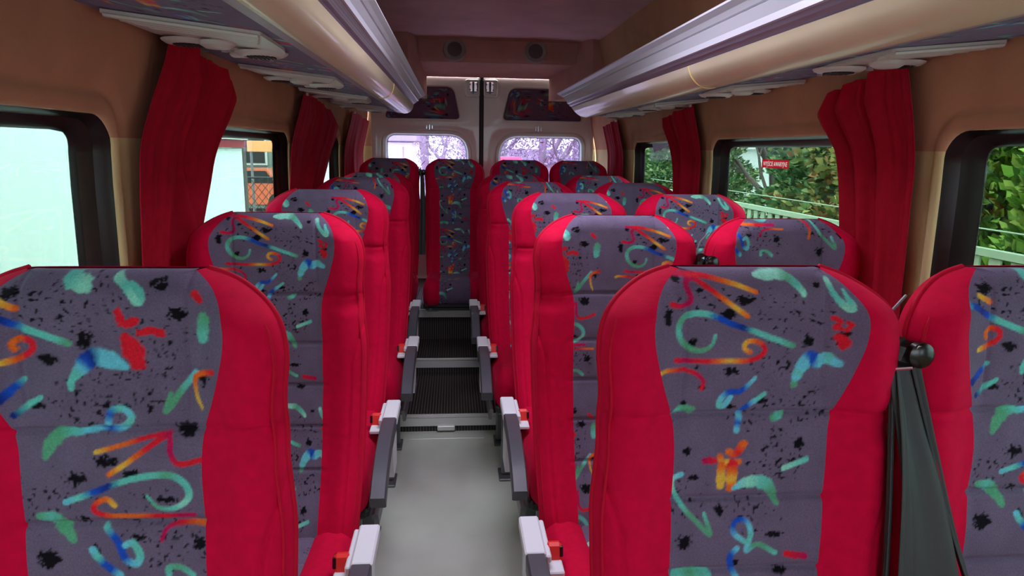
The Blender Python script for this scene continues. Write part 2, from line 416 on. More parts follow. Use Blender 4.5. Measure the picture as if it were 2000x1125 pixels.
for (x, y, a, b) in [(590, 250, 85, 45), (460, 350, 65, 55), (200, 560, 50, 45), (60, 90, 42, 36), (1045, 545, 45, 60), (480, 770, 70, 48), (690, 980, 70, 40), (20, 370, 40, 90), (230, 740, 20, 22), (1100, 135, 30, 26), (270, 885, 34, 26), (1330, 495, 25, 25), (130, 1000, 30, 20), (480, 1020, 50, 24)]:
    (u, v), = RT([(x, y)]); black(u, v, a / 3.75 / 1393, b / 3.75 / 1393, .6)
for (x, y, a, b) in [(360, 600, 30, 42), (430, 680, 18, 20), (825, 655, 24, 30), (455, 775, 24, 14), (420, 1000, 34, 38), (545, 890, 30, 24), (735, 970, 40, 16), (345, 690, 14, 14), (760, 1100, 30, 20), (600, 1075, 20, 16)]:
    (u, v), = R6([(x, y)]); black(u, v, a / 1.8 / 1393, b / 1.8 / 1393, .6)
for (x, y, a, b) in [(560, 100, 36, 22), (620, 200, 42, 28), (300, 295, 32, 36), (172, 366, 36, 26), (655, 605, 42, 34), (372, 716, 46, 24), (462, 762, 36, 22), (275, 778, 34, 34), (595, 850, 36, 14), (128, 520, 34, 24), (180, 1060, 44, 44), (705, 1000, 30, 30), (30, 130, 40, 24), (295, 925, 26, 24), (715, 430, 20, 30), (340, 1030, 20, 24), (480, 985, 30, 14)]:
    (u, v), = LT([(x, y)]); black(u, v, a / 1.8 / 1393, b / 1.8 / 1393, .6)
for i, (x, y) in enumerate([(850, 330), (1150, 450), (820, 700), (1000, 1000), (300, 230)]):
    (u, v), = RT([(x, y)]); specks(u, v, .045, .035, 40 + i)
for i, (x, y) in enumerate([(740, 700), (640, 900), (400, 850), (700, 560)]):
    (u, v), = R6([(x, y)]); specks(u, v, .05, .04, 50 + i)
for i, (x, y) in enumerate([(130, 180), (330, 150), (560, 320), (480, 480), (170, 850), (330, 520), (600, 1020), (560, 900)]):
    (u, v), = LT([(x, y)]); specks(u, v, .06, .045, 60 + i)

stroke(RT([(45, 280), (110, 292), (175, 270), (185, 220), (150, 140), (160, 95), (200, 85), (300, 150), (440, 250), (600, 365)]), 7.0 * mm, 'rppprroyo')
stroke(RT([(40, 45), (240, 62), (380, 95), (520, 135), (660, 188)]), 6.5 * mm, 'prroyo')
stroke(RT([(365, 505), (340, 575), (270, 615), (190, 605), (120, 550), (95, 470), (115, 400), (180, 352), (280, 345), (390, 378), (480, 420), (620, 465), (740, 510), (930, 580)]), [4 * mm, 8 * mm, 9 * mm, 8.5 * mm, 8 * mm, 8 * mm, 8 * mm], 'tgggtgttbbntttg')
stroke(RT([(75, 690), (200, 692), (330, 695), (480, 692), (600, 690), (690, 660), (728, 610), (700, 565), (640, 545), (590, 560), (580, 600), (620, 630)]), 6.8 * mm, 'rprroyorrroyo')
stroke(RT([(-40, 790), (0, 770), (80, 758), (160, 762), (230, 790), (275, 840), (262, 895)]), 6 * mm, 'yorrpr')
stroke(RT([(650, 62), (740, 62), (840, 58), (900, 85), (960, 135), (1000, 180), (1015, 205)]), [7 * mm, 13 * mm, 13 * mm, 12 * mm, 11 * mm, 8 * mm], 'mmmgtm', .3)
stroke(RT([(1180, 100), (1220, 180), (1280, 260), (1350, 312), (1370, 290), (1335, 235), (1300, 175)]), [8 * mm, 8 * mm, 10 * mm, 10 * mm, 5 * mm], 'mttmtt', .25)
stroke(RT([(1225, 375), (1285, 405), (1240, 445), (1290, 460)]), 6 * mm, 'r', .5); stroke(RT([(1340, 410), (1360, 430), (1330, 470)]), 6 * mm, 'r', .5)
stroke(RT([(1275, 520), (1300, 540), (1300, 590)]), [12 * mm, 16 * mm, 9 * mm], 'r', .5)
stroke(RT([(940, 862), (945, 830)]), 10 * mm, 'g', .4, False)
stroke(RT([(955, 810), (985, 750), (1050, 670), (1110, 690), (1180, 675), (1262, 712)]), [13 * mm, 17 * mm, 20 * mm, 20 * mm, 17 * mm, 11 * mm], 'ctcccbbcctcc', .25)
stroke(RT([(660, 812), (600, 872), (540, 915), (470, 920), (410, 960), (388, 1015), (430, 1015), (475, 955)]), [5 * mm, 7 * mm, 9 * mm, 8 * mm, 7 * mm], 'ccbbbctcc', .2)
stroke(RT([(725, 932), (640, 990), (560, 1050), (530, 1120), (515, 1190)]), [6 * mm, 8 * mm, 9 * mm], 'ttcbbcbc', .25)
stroke(RT([(70, 1062), (120, 1035), (185, 1050)]), [6 * mm, 10 * mm, 12 * mm], 'tgg', .4)
stroke(RT([(780, 1110), (830, 1090), (860, 1070)]), [9 * mm, 10 * mm, 6 * mm], 'gtg', .4)
stroke(R6([(580, 680), (600, 690), (630, 655)]), 11 * mm, 'oro', .6); stroke(R6([(495, 714), (530, 712)]), 9 * mm, 'pr', .6)
stroke(R6([(548, 700), (560, 720), (612, 716)]), 9 * mm, 'oyo', .5); stroke(R6([(553, 735), (550, 800)]), 13 * mm, 'oyy', .4, False); stroke(R6([(592, 725), (588, 805)]), 16 * mm, 'royo', .4, False)
stroke(R6([(770, 740), (850, 708)]), 8 * mm, 'mt', .2, False)
stroke(R6([(600, 812), (640, 790), (700, 790), (728, 820), (748, 866)]), [7 * mm, 17 * mm, 20 * mm, 14 * mm, 7 * mm], 'cmtgg', .35)
stroke(R6([(412, 762), (382, 780), (385, 820), (420, 880), (460, 922), (512, 972), (492, 900)]), [8 * mm, 7 * mm, 7 * mm, 7 * mm, 5 * mm], 'cmttggggt', .2)
stroke(R6([(320, 812), (350, 840), (360, 880), (354, 928)]), 6.5 * mm, 'orroo', .3)
stroke(R6([(740, 1036), (680, 1005), (640, 1028), (655, 970), (640, 926), (602, 925), (595, 965), (640, 1000)]), 7.5 * mm, 'tggctcbbct', .2)
stroke(R6([(606, 1022), (582, 1060), (604, 1124)]), 9 * mm, 'cbbbc', .3)
stroke(R6([(780, 1040), (845, 1048)]), 10 * mm, 'rp', .7); stroke(R6([(395, 1125), (445, 1108), (500, 1122)]), 16 * mm, 'tgt', .4)

stroke(LT([(250, 78), (290, 100)]), 20 * mm, 'tm', .5); stroke(LT([(418, 68), (445, 112), (483, 160), (490, 130), (462, 95)]), [10 * mm, 10 * mm, 12 * mm, 6 * mm], 'mtmtt', .3)
stroke(LT([(415, 198), (432, 238), (475, 228)]), 10 * mm, 'r', .6); stroke(LT([(490, 268), (530, 262), (568, 272)]), 9 * mm, 'r', .7); stroke(LT([(440, 285), (470, 335), (485, 375)]), [12 * mm, 26 * mm, 20 * mm], 'rrr', .35)
stroke(LT([(-120, 190), (-60, 205), (0, 225), (80, 252), (160, 280), (238, 306)]), 9 * mm, 'tbnbtttg', .2)
stroke(LT([(-10, 160), (50, 186)]), 8 * mm, 'yo', .2)
stroke(LT([(0, 378), (70, 357), (115, 326), (105, 297), (66, 290), (40, 310), (50, 326)]), 8 * mm, 'yorrroo', .15)
stroke(LT([(250, 465), (250, 440), (280, 400), (322, 358), (380, 362), (440, 388)]), [7 * mm, 11 * mm, 20 * mm, 24 * mm, 22 * mm, 10 * mm], 'tttcbncccc', .25)
stroke(LT([(-5, 505), (40, 470), (85, 430)]), [13 * mm, 10 * mm, 6 * mm], 'nbbt', .3)
stroke(LT([(50, 560), (100, 522), (145, 495)]), [8 * mm, 8 * mm, 6 * mm], 'ntt', .3)
stroke(LT([(690, 408), (640, 470), (585, 545), (602, 480)]), [8 * mm, 8 * mm, 8 * mm, 5 * mm], 'ctgggg', .2)
stroke(LT([(742, 410), (705, 413), (686, 432), (694, 490), (712, 535)]), [8 * mm, 7 * mm, 5 * mm, 3 * mm], 'rooyy', .2)
stroke(LT([(265, 622), (360, 603), (430, 602), (462, 566), (430, 535), (390, 545), (382, 592)]), [7 * mm, 10 * mm, 9 * mm, 9 * mm], 'tccbctctbc', .25)
stroke(LT([(165, 702), (180, 662), (210, 625), (255, 612)]), [8 * mm, 17 * mm, 18 * mm, 9 * mm], 'gggt', .35)
stroke(LT([(340, 686), (420, 664), (520, 635), (600, 620)]), 6 * mm, 'yoorrp', .15)
stroke(LT([(388, 762), (450, 722), (520, 672), (592, 630), (602, 690), (632, 726), (700, 714), (735, 700)]), 7 * mm, 'oyorrpprrr', .15)
stroke(LT([(235, 860), (330, 826), (440, 785), (540, 765), (610, 767), (658, 800), (665, 845), (620, 880), (560, 880), (520, 838)]), [8 * mm, 9 * mm, 8 * mm, 9 * mm, 9 * mm, 7 * mm, 4 * mm], 'ctbntttgttmtgt', .15)
stroke(LT([(405, 872), (380, 850), (342, 865), (334, 892), (380, 910), (470, 912), (580, 912), (682, 908)]), 7.5 * mm, 'yorrooorrpp', .15)
stroke(LT([(140, 912), (190, 920), (232, 952), (262, 992)]), [9 * mm, 19 * mm, 17 * mm, 9 * mm], 'gtggg', .35)
stroke(LT([(572, 992), (590, 952), (640, 936), (742, 942)]), 5 * mm, 'pproo', .2)
stroke(LT([(375, 950), (420, 1000), (445, 1055), (485, 1072), (496, 1040), (470, 1002), (440, 1012)]), [8 * mm, 10 * mm, 10 * mm, 8 * mm], 'tbbbcttc', .25)
stroke(LT([(330, 1025), (370, 1070), (425, 1112)]), 10 * mm, 'ctbbc', .3); stroke(LT([(598, 1112), (600, 1086), (642, 1086), (682, 1112)]), 8 * mm, 'tgt', .2)
stroke(LT([(715, 218), (712, 285)]), 15 * mm, 'gt', .4, False); stroke(LT([(682, 130), (702, 155)]), 8 * mm, 'rr', .4)

def tile(U, V):
    x = (U / TW % 1) * NW; y = (V / TH % 1) * NH
    x0 = np.floor(x - .5).astype(int); y0 = np.floor(y - .5).astype(int); fx = (x - .5 - x0)[..., None]; fy = (y - .5 - y0)[..., None]
    G = lambda a, b: TILE[a % NH, b % NW]
    c = (G(y0, x0) * (1 - fy) + G(y0 + 1, x0) * fy) * (1 - fx) + (G(y0, x0 + 1) * (1 - fy) + G(y0 + 1, x0 + 1) * fy) * fx
    return np.concatenate([c, np.ones(c.shape[:-1] + (1,))], -1)

# ------------------------------------------------------------------ setting: shell of the van
XL, XR = -0.71, 1.12
YB = 5.45; ZC = 2.09
def wx(side, z):
    """inward lean of the side wall with height"""
    z = np.asarray(z, float); lean = .05 * ss(1.30, 1.62, z) + .10 * ss(1.62, 2.09, z) + .01 * (z - 1.0)
    return (XL + lean) if side < 0 else (XR - lean)

def rrect(y0, y1, z0, z1, r, n=8):
    P = []
    for cy, cz, a0 in ((y1 - r, z1 - r, 0), (y0 + r, z1 - r, 90), (y0 + r, z0 + r, 180), (y1 - r, z0 + r, 270)):
        for k in range(n + 1):
            a = math.radians(a0 + 90 * k / n); P.append((cy + r * math.cos(a), cz + r * math.sin(a)))
    # straight run subdivision
    out = []
    for i in range(len(P)):
        a, b = P[i], P[(i + 1) % len(P)]; out.append(a); L = math.dist(a, b); m = int(L / .06)
        for k in range(1, m): out.append((a[0] + (b[0] - a[0]) * k / m, a[1] + (b[1] - a[1]) * k / m))
    return out
def rpoly(pts, r, n=6):
    out = []; m = len(pts)
    rr = r if hasattr(r, '__len__') else [r] * m
    for i in range(m):
        p0, p, p1 = np.array(pts[i - 1]), np.array(pts[i]), np.array(pts[(i + 1) % m]); a = _n(p0 - p); b = _n(p1 - p)
        A = p + a * rr[i]; B = p + b * rr[i]
        for k in range(n + 1):
            t = k / n; q = A * (1 - t) ** 2 + p * 2 * t * (1 - t) + B * t * t; out.append(tuple(q))
    return out
def resample(P, d=.06):
    out = []
    for i in range(len(P)):
        a, b = P[i], P[(i + 1) % len(P)]; out.append(a); L = math.dist(a, b); m = int(L / d)
        for k in range(1, m): out.append((a[0] + (b[0] - a[0]) * k / m, a[1] + (b[1] - a[1]) * k / m))
    return out
def offset(P, d):
    """outward offset of a closed convex-ish loop"""
    P = np.array(P); n = len(P); c = P.mean(0); out = []
    area = sum(P[i][0] * P[(i + 1) % n][1] - P[(i + 1) % n][0] * P[i][1] for i in range(n)); sg = 1 if area > 0 else -1
    for i in range(n):
        t = P[(i + 1) % n] - P[i - 1]; t = t / (np.linalg.norm(t) + 1e-9); out.append(P[i] + sg * d * np.array([t[1], -t[0]]))
    return np.array(out)
def to_rect(P, y0, y1, z0, z1):
    P = np.array(P); c = np.array([(P[:, 0].min() + P[:, 0].max()) / 2, (P[:, 1].min() + P[:, 1].max()) / 2]); out = []
    for p in P:
        out.append([min(max(p[0], y0), y1), min(max(p[1], z0), z1)])
        d = p - c; hy = max(abs(P[:, 0] - c[0])); hz = max(abs(P[:, 1] - c[1]))
        # normalised direction decides which side is reached
        a = d[0] / hy; b = d[1] / hz
        s = 1 / max(abs(a), abs(b)); a *= s; b *= s
        out[-1] = [(c[0] + a * ((y1 - c[0]) if a > 0 else (c[0] - y0))), (c[1] + b * ((z1 - c[1]) if b > 0 else (c[1] - z0)))]
    out = np.array(out)
    for cy in (y0, y1):
        for cz in (z0, z1):
            i = np.argmin(((out - [cy, cz]) ** 2).sum(1)); out[i] = [cy, cz]
    return out
def loft(loops3, closed=True):
    n = len(loops3[0]); V = np.concatenate([np.asarray(l) for l in loops3]); Fc = []
    for i in range(len(loops3) - 1):
        for k in range(n):
            Fc.append((i * n + k, i * n + (k + 1) % n, (i + 1) * n + (k + 1) % n, (i + 1) * n + k))
    return V, Fc

def wall_bay(mb, side, cell, hole, r=.075):
    y0, y1, z0, z1 = cell; P = resample(rrect(*hole, r)); s = -side
    loops = []
    def L(Q, off): Q = np.array(Q); return np.stack([wx(side, Q[:, 1]) + s * off, Q[:, 0], Q[:, 1]], 1)
    loops.append(L(P, -.06)); loops.append(L(P, -.006)); loops.append(L(offset(P, .006), .002))
    for d, o in ((.022, .003), (.032, -.003), (.040, -.010), (.048, -.009), (.060, -.003), (.075, .0)):
        Q = offset(P, d); Q[:, 0] = np.clip(Q[:, 0], y0 + .003, y1 - .003); loops.append(L(Q, o))
    Q0 = offset(P, .09); Q0[:, 0] = np.clip(Q0[:, 0], y0 + .002, y1 - .002); R = to_rect(P, y0, y1, z0, z1)
    for t in np.linspace(.1, 1, 9): loops.append(L(Q0 * (1 - t) + R * t, 0.0))
    V, Fc = loft(loops); k0 = mb.n + len(P) * 8; mb.add(V, Fc if side > 0 else [f[::-1] for f in Fc]); mb.far = getattr(mb, 'far', []) + [(k0, mb.n)]
def wall_plain(mb, side, y0, y1, z0=0., z1=ZC, n=30):
    zs = np.linspace(z0, z1, n); V = []; 
    for z in zs: V += [(float(wx(side, z)), y0, z), (float(wx(side, z)), y1, z)]
    k0 = mb.n; mb.add(V, [(2 * i, 2 * i + 1, 2 * i + 3, 2 * i + 2) for i in range(n - 1)]); mb.far = getattr(mb, 'far', []) + [(k0, mb.n)]

BAYS_L = [((-1.5, .12), (-1.15, -.1)), ((.12, 1.66), (.32, 1.515)), ((1.66, 3.20), (1.80, 3.06)), ((3.20, 4.55), (3.36, 4.38))]
BAYS_R = [((-1.5, .12), (-1.15, -.1)), ((.12, 1.63), (.32, 1.513)), ((1.63, 3.08), (1.75, 2.95)), ((3.08, 4.45), (3.20, 4.27))]
WZ0, WZ1 = .86, 1.408
for side, bays, nm in ((-1, BAYS_L, 'wall_left'), (1, BAYS_R, 'wall_right')):
    mb = MB()
    for (a, b), (c, d) in bays:
        wall_bay(mb, side, (a, b, 0., ZC), (c, d, WZ0, WZ1))
        zs = np.linspace(0, ZC, 40); k0 = mb.n; V = []      # backing strip behind each joint
        for z in zs: V += [(float(wx(side, z)) + side * .006, b - .05, z), (float(wx(side, z)) + side * .006, b + .05, z)]
        mb.add(V, [(2 * i, 2 * i + 1, 2 * i + 3, 2 * i + 2) for i in range(39)]); mb.far = getattr(mb, 'far', []) + [(k0, mb.n)]
    wall_plain(mb, side, bays[-1][0][1], YB)
    o = mb.build(nm, M['wall'], auto=None, fix=False); tag(o, kind='structure')
    if side > 0 or True:
        me = o.data; nv = np.zeros(len(me.vertices) * 3); me.vertices.foreach_get('normal', nv); nv = nv.reshape(-1, 3)
        co = np.zeros(len(me.vertices) * 3); me.vertices.foreach_get('co', co); co = co.reshape(-1, 3)
        fl = np.zeros(len(me.vertices), bool)
        for k0, k1 in mb.far: fl[k0:k1] = True
        dz = (wx(side, co[:, 2] + .004) - wx(side, co[:, 2] - .004)) / .008
        A = np.stack([np.full(len(co), -side * 1.0), np.zeros(len(co)), dz * side], 1); A /= np.linalg.norm(A, axis=1)[:, None]
        # keep the sign convention of the computed normals
        sg_ = np.sign((A * nv).sum(1)); A *= np.where(sg_ == 0, 1, sg_)[:, None]
        nv[fl] = A[fl]; me.normals_split_custom_set_from_vertices([tuple(q) for q in nv])
# windows
wi = 0
for side, bays in ((-1, BAYS_L), (1, BAYS_R)):
    for bi, ((a, b), (c, d)) in enumerate(bays):
        wi += 1; s = -side; P = resample(rrect(c + .001, d - .001, WZ0 + .001, WZ1 - .001, .074))
        G = resample(rrect(c + .075, d - .075, WZ0 + .06, WZ1 - .034, .035), 10)
        # same number of points on both loops
        m = len(P); cc = np.array([(c + d) / 2, (WZ0 + WZ1) / 2]); GP = np.array(rrect(c + .075, d - .075, WZ0 + .06, WZ1 - .034, .035))
        def onloop(p):
            best = None
            for i in range(len(GP)):
                A, B = GP[i], GP[(i + 1) % len(GP)]; dd = B - A; l = dd @ dd; t = 0 if l < 1e-12 else min(1, max(0, (np.array(p) - A) @ dd / l)); q = A + t * dd
                e = np.hypot(*(q - p)); 
                if best is None or e < best[0]: best = (e, q)
            return best[1]
        Gp = np.array([onloop(p) for p in P])
        def L3(Q, off): Q = np.array(Q); return np.stack([wx(side, np.minimum(Q[:, 1], 1.36)) + s * off, Q[:, 0], Q[:, 1]], 1)
        loops = [L3(P, -.004), L3(np.array(P) * .88 + Gp * .12, -.010), L3(np.array(P) * .72 + Gp * .28, -.030), L3(np.array(P) * .15 + Gp * .85, -.040), L3(Gp, -.050)]
        V, Fc = loft(loops); w = MB().add(V, Fc if side > 0 else [f[::-1] for f in Fc]).build('window_%d' % wi, M['rubber'] , auto=40, fix=False); tag(w, kind='structure')
        w.data.materials.append(M['rubber_side'])
        if side < 0:
            for p in w.data.polygons:
                cz = sum(w.data.vertices[i].co.z for i in p.vertices) / len(p.vertices); cy = sum(w.data.vertices[i].co.y for i in p.vertices) / len(p.vertices)
                idx = p.index // m
                if idx in (2,) and cz < 1.33 and cy > (c + d) / 2: p.material_index = 1
        Q = L3(Gp, -.048); Q2 = L3(Gp, -.053)
        MB().add(list(Q) + list(Q2), [tuple(range(m)), tuple(range(m, 2 * m))[::-1]] + [(i, (i + 1) % m, m + (i + 1) % m, m + i) for i in range(m)]).build('glass', M['glass'] if bi else M['glass_front'], w, smooth=False)

# floor, ceiling, front
f = MB().box(((XL + XR) / 2, 1.95, -.02), (XR - XL + .1, 7.1, .04)).build('floor', M['floor']); tag(f, kind='structure')
HX0, HX1, HY0, HY1 = -.22, .62, 1.30, 2.25      # unseen glass roof hatch, added to light the middle rows from above
mb = MB(); n = 36
def cz_(x): t = (x - XL - .1) / (XR - XL - .2); return ZC - .03 * (2 * t - 1) ** 6
def strip(x0, x1, y0, y1, n):
    V = []
    for i in range(n + 1):
        x = x0 + (x1 - x0) * i / n; V += [(x, y0, cz_(x)), (x, y1, cz_(x))]
    mb.add(V, [(2 * i, 2 * i + 1, 2 * i + 3, 2 * i + 2) for i in range(n)])
strip(XL + .1, HX0, HY0, HY1, 14); strip(HX1, XR - .1, HY0, HY1, 14); strip(XL + .1, XR - .1, -1.55, HY0, 36); strip(XL + .1, XR - .1, HY1, 5.0, 36)
zt = ZC + .06; W_ = XR - XL + .1; xc_ = (XL + XR) / 2
mb.box((xc_, (-2.1 + HY0) / 2, zt), (W_, HY0 + 2.1, .06)).box((xc_, (5.5 + HY1) / 2, zt), (W_, 5.5 - HY1, .06))
mb.box(((xc_ - W_ / 2 + HX0) / 2, (HY0 + HY1) / 2, zt), (HX0 - xc_ + W_ / 2, HY1 - HY0, .06)).box(((xc_ + W_ / 2 + HX1) / 2, (HY0 + HY1) / 2, zt), (xc_ + W_ / 2 - HX1, HY1 - HY0, .06))
tag(mb.build('ceiling', M['ceiling'], auto=40), kind='structure')
w = MB().tube([(HX0, HY0, ZC + .02), (HX1, HY0, ZC + .02), (HX1, HY1, ZC + .02), (HX0, HY1, ZC + .02)], .03, 10, True).build('window_10', M['white_plastic']); tag(w, kind='structure')  # frame of the added hatch, out of view
MB().box(((HX0 + HX1) / 2, (HY0 + HY1) / 2, ZC + .08), (HX1 - HX0, HY1 - HY0, .008)).build('glass', M['glass_roof'], w, smooth=False)
portal(((HX0 + HX1) / 2, (HY0 + HY1) / 2, ZC + .11), (0, 0, 0), HX1 - HX0, HY1 - HY0)
mb = MB(); yf = -1.52
mb.box((.2, yf, .35), (1.9, .06, .78)).box((.2, yf, 1.95), (1.9, .06, .42)).box((-.66, yf, 1.2), (.16, .06, 1.2)).box((1.07, yf, 1.2), (.16, .06, 1.2))
tag(mb.build('wall_front', M['ceiling']), kind='structure')
w = MB().box((.2, yf - .02, 1.24), (1.66, .012, 1.02)).build('window_9', M['glass_front'], smooth=False); tag(w, kind='structure')

# rear header over the doors, with slanted side boxes
mb = MB()
hp = [(4.84, 2.10), (4.90, 2.075), (4.915, 1.96), (4.94, 1.935), (5.40, 1.885), (5.44, 1.885), (5.44, 2.12), (4.84, 2.12)]
mb.prism(hp, XL, XR, 'x')
tag(mb.build('trim_1', M['header'], auto=30), kind='structure')
mb = MB()
for pts in ([(XL - .02, 4.72), (-.30, 4.72), (-.235, 4.92), (-.205, 5.40), (XL - .02, 5.40)], [(XR + .02, 4.72), (.92, 4.72), (.845, 4.92), (.722, 5.40), (XR + .02, 5.40)]):
    V = [(x, y, 1.72) for x, y in pts] + [(x, y, 2.10) for x, y in pts]
    mb.add(V, [(0, 1, 2, 3, 4), (9, 8, 7, 6, 5)] + [(i, (i + 1) % 5, (i + 1) % 5 + 5, i + 5) for i in range(5)])
tag(mb.build('trim_2', M['header'], auto=30), kind='structure')

# ceiling speakers
spk = None
for x, lab in ((.004, 'small round speaker in the header over the left rear door'), (.557, 'small round speaker in the header over the right rear door')):
    r = empty('ceiling_speaker', (x, 4.905, 2.012)); r.rotation_euler = (math.radians(-7), 0, 0)
    tag(r, lab, 'speaker', 'speakers in the rear header')
    MB().disk((0, 0, 0), .07, .02, 'y', 36, [(.060, -.012), (.072, -.016), (.078, -.008), (.080, .006)]).build('rim', M['speaker'], r)
    g = MB().disk((0, 0, 0), .058, .02, 'y', 32, [(.01, -.016), (.040, -.014), (.059, -.010), (.060, .0)]).build('grille', mat('speaker_grille', (92, 80, 80), .6), r)

# rear doors ---------------------------------------------------------
def door(nm, x0, x1, win, inset, sgn):
    root = empty(nm, ((x0 + x1) / 2, YB, .3)); tag(root, kind='structure'); bx_, by_, bz_ = root.location
    def L(Q, off): Q = np.array(Q); return np.stack([Q[:, 0] - bx_, np.full(len(Q), off), Q[:, 1] - bz_], 1)
    mb = MB()
    for (pts, rr, cell, prof) in (win, inset):
        P = resample(rpoly(pts, rr, 8), .05)
        loops = [L(offset(P, o), y) for o, y in prof]
        R = to_rect(P, *cell); Q0 = offset(P, prof[-1][0] + .002)
        Q0[:, 0] = np.clip(Q0[:, 0], cell[0], cell[1]); Q0[:, 1] = np.clip(Q0[:, 1], cell[2], cell[3])
        loops[-1] = L(np.stack([np.clip(offset(P, prof[-1][0])[:, 0], cell[0], cell[1]), np.clip(offset(P, prof[-1][0])[:, 1], cell[2], cell[3])], 1), prof[-1][1])
        for t in (.5, 1): loops.append(L(Q0 * (1 - t) + R * t, 0))
        V, Fc = loft(loops); mb.add(V, Fc)
    mb.box(((x0 + x1) / 2 - bx_, .045, .33 - .0), (x1 - x0, .06, .66))   # lower door skin
    mb.build('door_panel', M['door'], root, auto=40)
    P = resample(rpoly(win[0], win[1], 8), .05); m = len(P); Q = L(P, .045); Q2 = L(P, .050)
    MB().add(list(Q) + list(Q2), [tuple(range(m)), tuple(range(m, 2 * m))[::-1]] + [(i, (i + 1) % m, m + (i + 1) % m, m + i) for i in range(m)]).build('glass', M['glass_rear'], root, smooth=False)
    seal = MB().tube([tuple(q) for q in L(offset(P, .002), .03)], .007, 8, True).build('window_seal', M['rubber'], root)
    # patterned inset
    P = np.array(resample(rpoly(inset[0], inset[1], 8), .05)); xa, xb, za, zb = P[:, 0].min(), P[:, 0].max(), P[:, 1].min(), P[:, 1].max()
    nr, nc = 60, 120; c = P.mean(0); V = []; C = []
    for i in range(nr):
        t = (i / (nr - 1)) ** .6
        Q = np.array([P[int(k * len(P) / nc) % len(P)] for k in range(nc)]); Q = c + (Q - c) * t * 1.01
        V.append(np.stack([Q[:, 0] - bx_, np.full(nc, .022), Q[:, 1] - bz_], 1)); C.append(tile(Q[:, 0], Q[:, 1]))
    mesh('inset_panel', np.concatenate(V), grid_faces(nr, nc, True), M['pattern'], root, True, np.concatenate(C))
    # latch housing near the seam
    xs = (x1 - .055) if sgn < 0 else (x0 + .055)
    mb = MB(); Pq = rpoly([(xs - .055, 1.745), (xs + .055, 1.745), (xs + .055, 1.87), (xs - .055, 1.87)], .022, 5); m = len(Pq)
    lo = [L(offset(Pq, .006), -.001), L(Pq, -.008), L(offset(Pq, -.012), -.008), L(offset(Pq, -.018), .012)]
    V, Fc = loft(lo); Fc.append(tuple(3 * m + k for k in range(m))); hs = mb.add(V, Fc).build('latch_housing', M['door'], root, auto=35)
    l2 = MB().box((xs - bx_ - sgn * .008, -.006, 1.815 - bz_), (.062, .02, .075), bev=.006).build('latch', M['chrome'], root)
    MB().box((xs - bx_ - sgn * .006, -.017, 1.81 - bz_), (.016, .006, .085)).build('slot', M['black'], l2)
    mb = MB()
    for dx in (-.026, .026):
        for dz in (-.02, .02): mb.disk((xs - bx_ - sgn * .008 + dx, -.02, 1.815 - bz_ + dz), .006, .006, 'y', 10)
    mb.build('bolt', M['frame_metal'], l2)
    # clip above the window
    xc = (win[0][0][0] + win[0][2][0]) / 2 + sgn * -.02
    mb = MB()
    for dx in (-.022, 0, .022): mb.box((xc - bx_ + dx, -.004, 1.512 - bz_), (.010, .012, .045 if dx == 0 else .03), bev=.003)
    mb.build('clip', M['chrome'], root)
    return root
WPROF = [(0, .046), (0, .012), (.012, -.004), (.03, -.006), (.042, .006), (.055, .006), (.066, 0)]
IPROF = [(0, .022), (0, .004), (.008, -.003), (.018, 0)]
door('door_1', XL + .08, .195,
     ([(-.516, .90), (.099, .90), (.099, 1.452), (-.516, 1.452)], [.04, .04, .15, .07], (XL + .08, .195, .66, 1.535), WPROF),
     ([(-.53, 1.575), (.045, 1.575), (-.005, 1.815), (-.45, 1.815)], [.035, .035, .06, .06], (XL + .08, .195, 1.535, 1.885), IPROF), -1)
door('door_2', .225, XR - .03,
     ([(.357, .90), (.990, .90), (.990, 1.446), (.357, 1.446)], [.04, .04, .07, .15], (.225, XR - .03, .66, 1.535), WPROF),
     ([(.375, 1.575), (1.00, 1.575), (.90, 1.815), (.425, 1.815)], [.035, .035, .06, .06], (.225, XR - .03, 1.535, 1.885), IPROF), 1)
tag(MB().box((.21, YB + .005, 1.10), (.034, .04, 1.62), bev=.008).build('trim_3', M['seam']), kind='structure')
tag(MB().box((XL + .03, YB + .03, 1.1), (.14, .05, 2.0)).box((XR + .01, YB + .03, 1.1), (.10, .05, 2.0)).build('wall_back', M['wall']), kind='structure')

# stepped rear floor --------------------------------------------------
tread = []
for i, (ya, yb, z0, z1) in enumerate(((3.16, 3.84, 0, .07), (3.84, 4.31, 0, .145), (4.31, YB, 0, .33))):
    o = MB().box(((XL + XR) / 2, (ya + yb) / 2, (z0 + z1) / 2), (XR - XL - .02, yb - ya, z1 - z0)).build('trim_%d' % (4 + i), M['ribs'], smooth=False); tag(o, kind='structure')
    mb = MB(); mb.box(((XL + XR) / 2, ya - .004, z1 - .018), (XR - XL - .03, .008, .044)); mb.box(((XL + XR) / 2, ya + .014, z1 + .003), (XR - XL - .03, .044, .006), bev=.002)
    for q in (-.006, .006, .02): mb.box(((XL + XR) / 2, ya + q, z1 + .007), (XR - XL - .04, .004, .003))
    nm = mb.build('nosing', M['nosing'], o)
tag(MB().box((-.04, 3.148, .022), (.085, .022, .024), bev=.003).build('floor_bracket', M['nosing']), 'small metal bracket at the foot of the first step', 'bracket')
tag(MB().box((-.04, 3.07, .0015), (.36, .012, .004), bev=.001).build('threshold_strip', M['nosing']), 'thin metal strip on the floor just before the first step', 'strip')

for (x, y, z, rot, sx, sy) in ((.2, -1.6, 1.24, (PI / 2, 0, 0), 1.7, 1.0),):
    portal((x, y, z), (PI / 2, 0, 0), sx, sy)
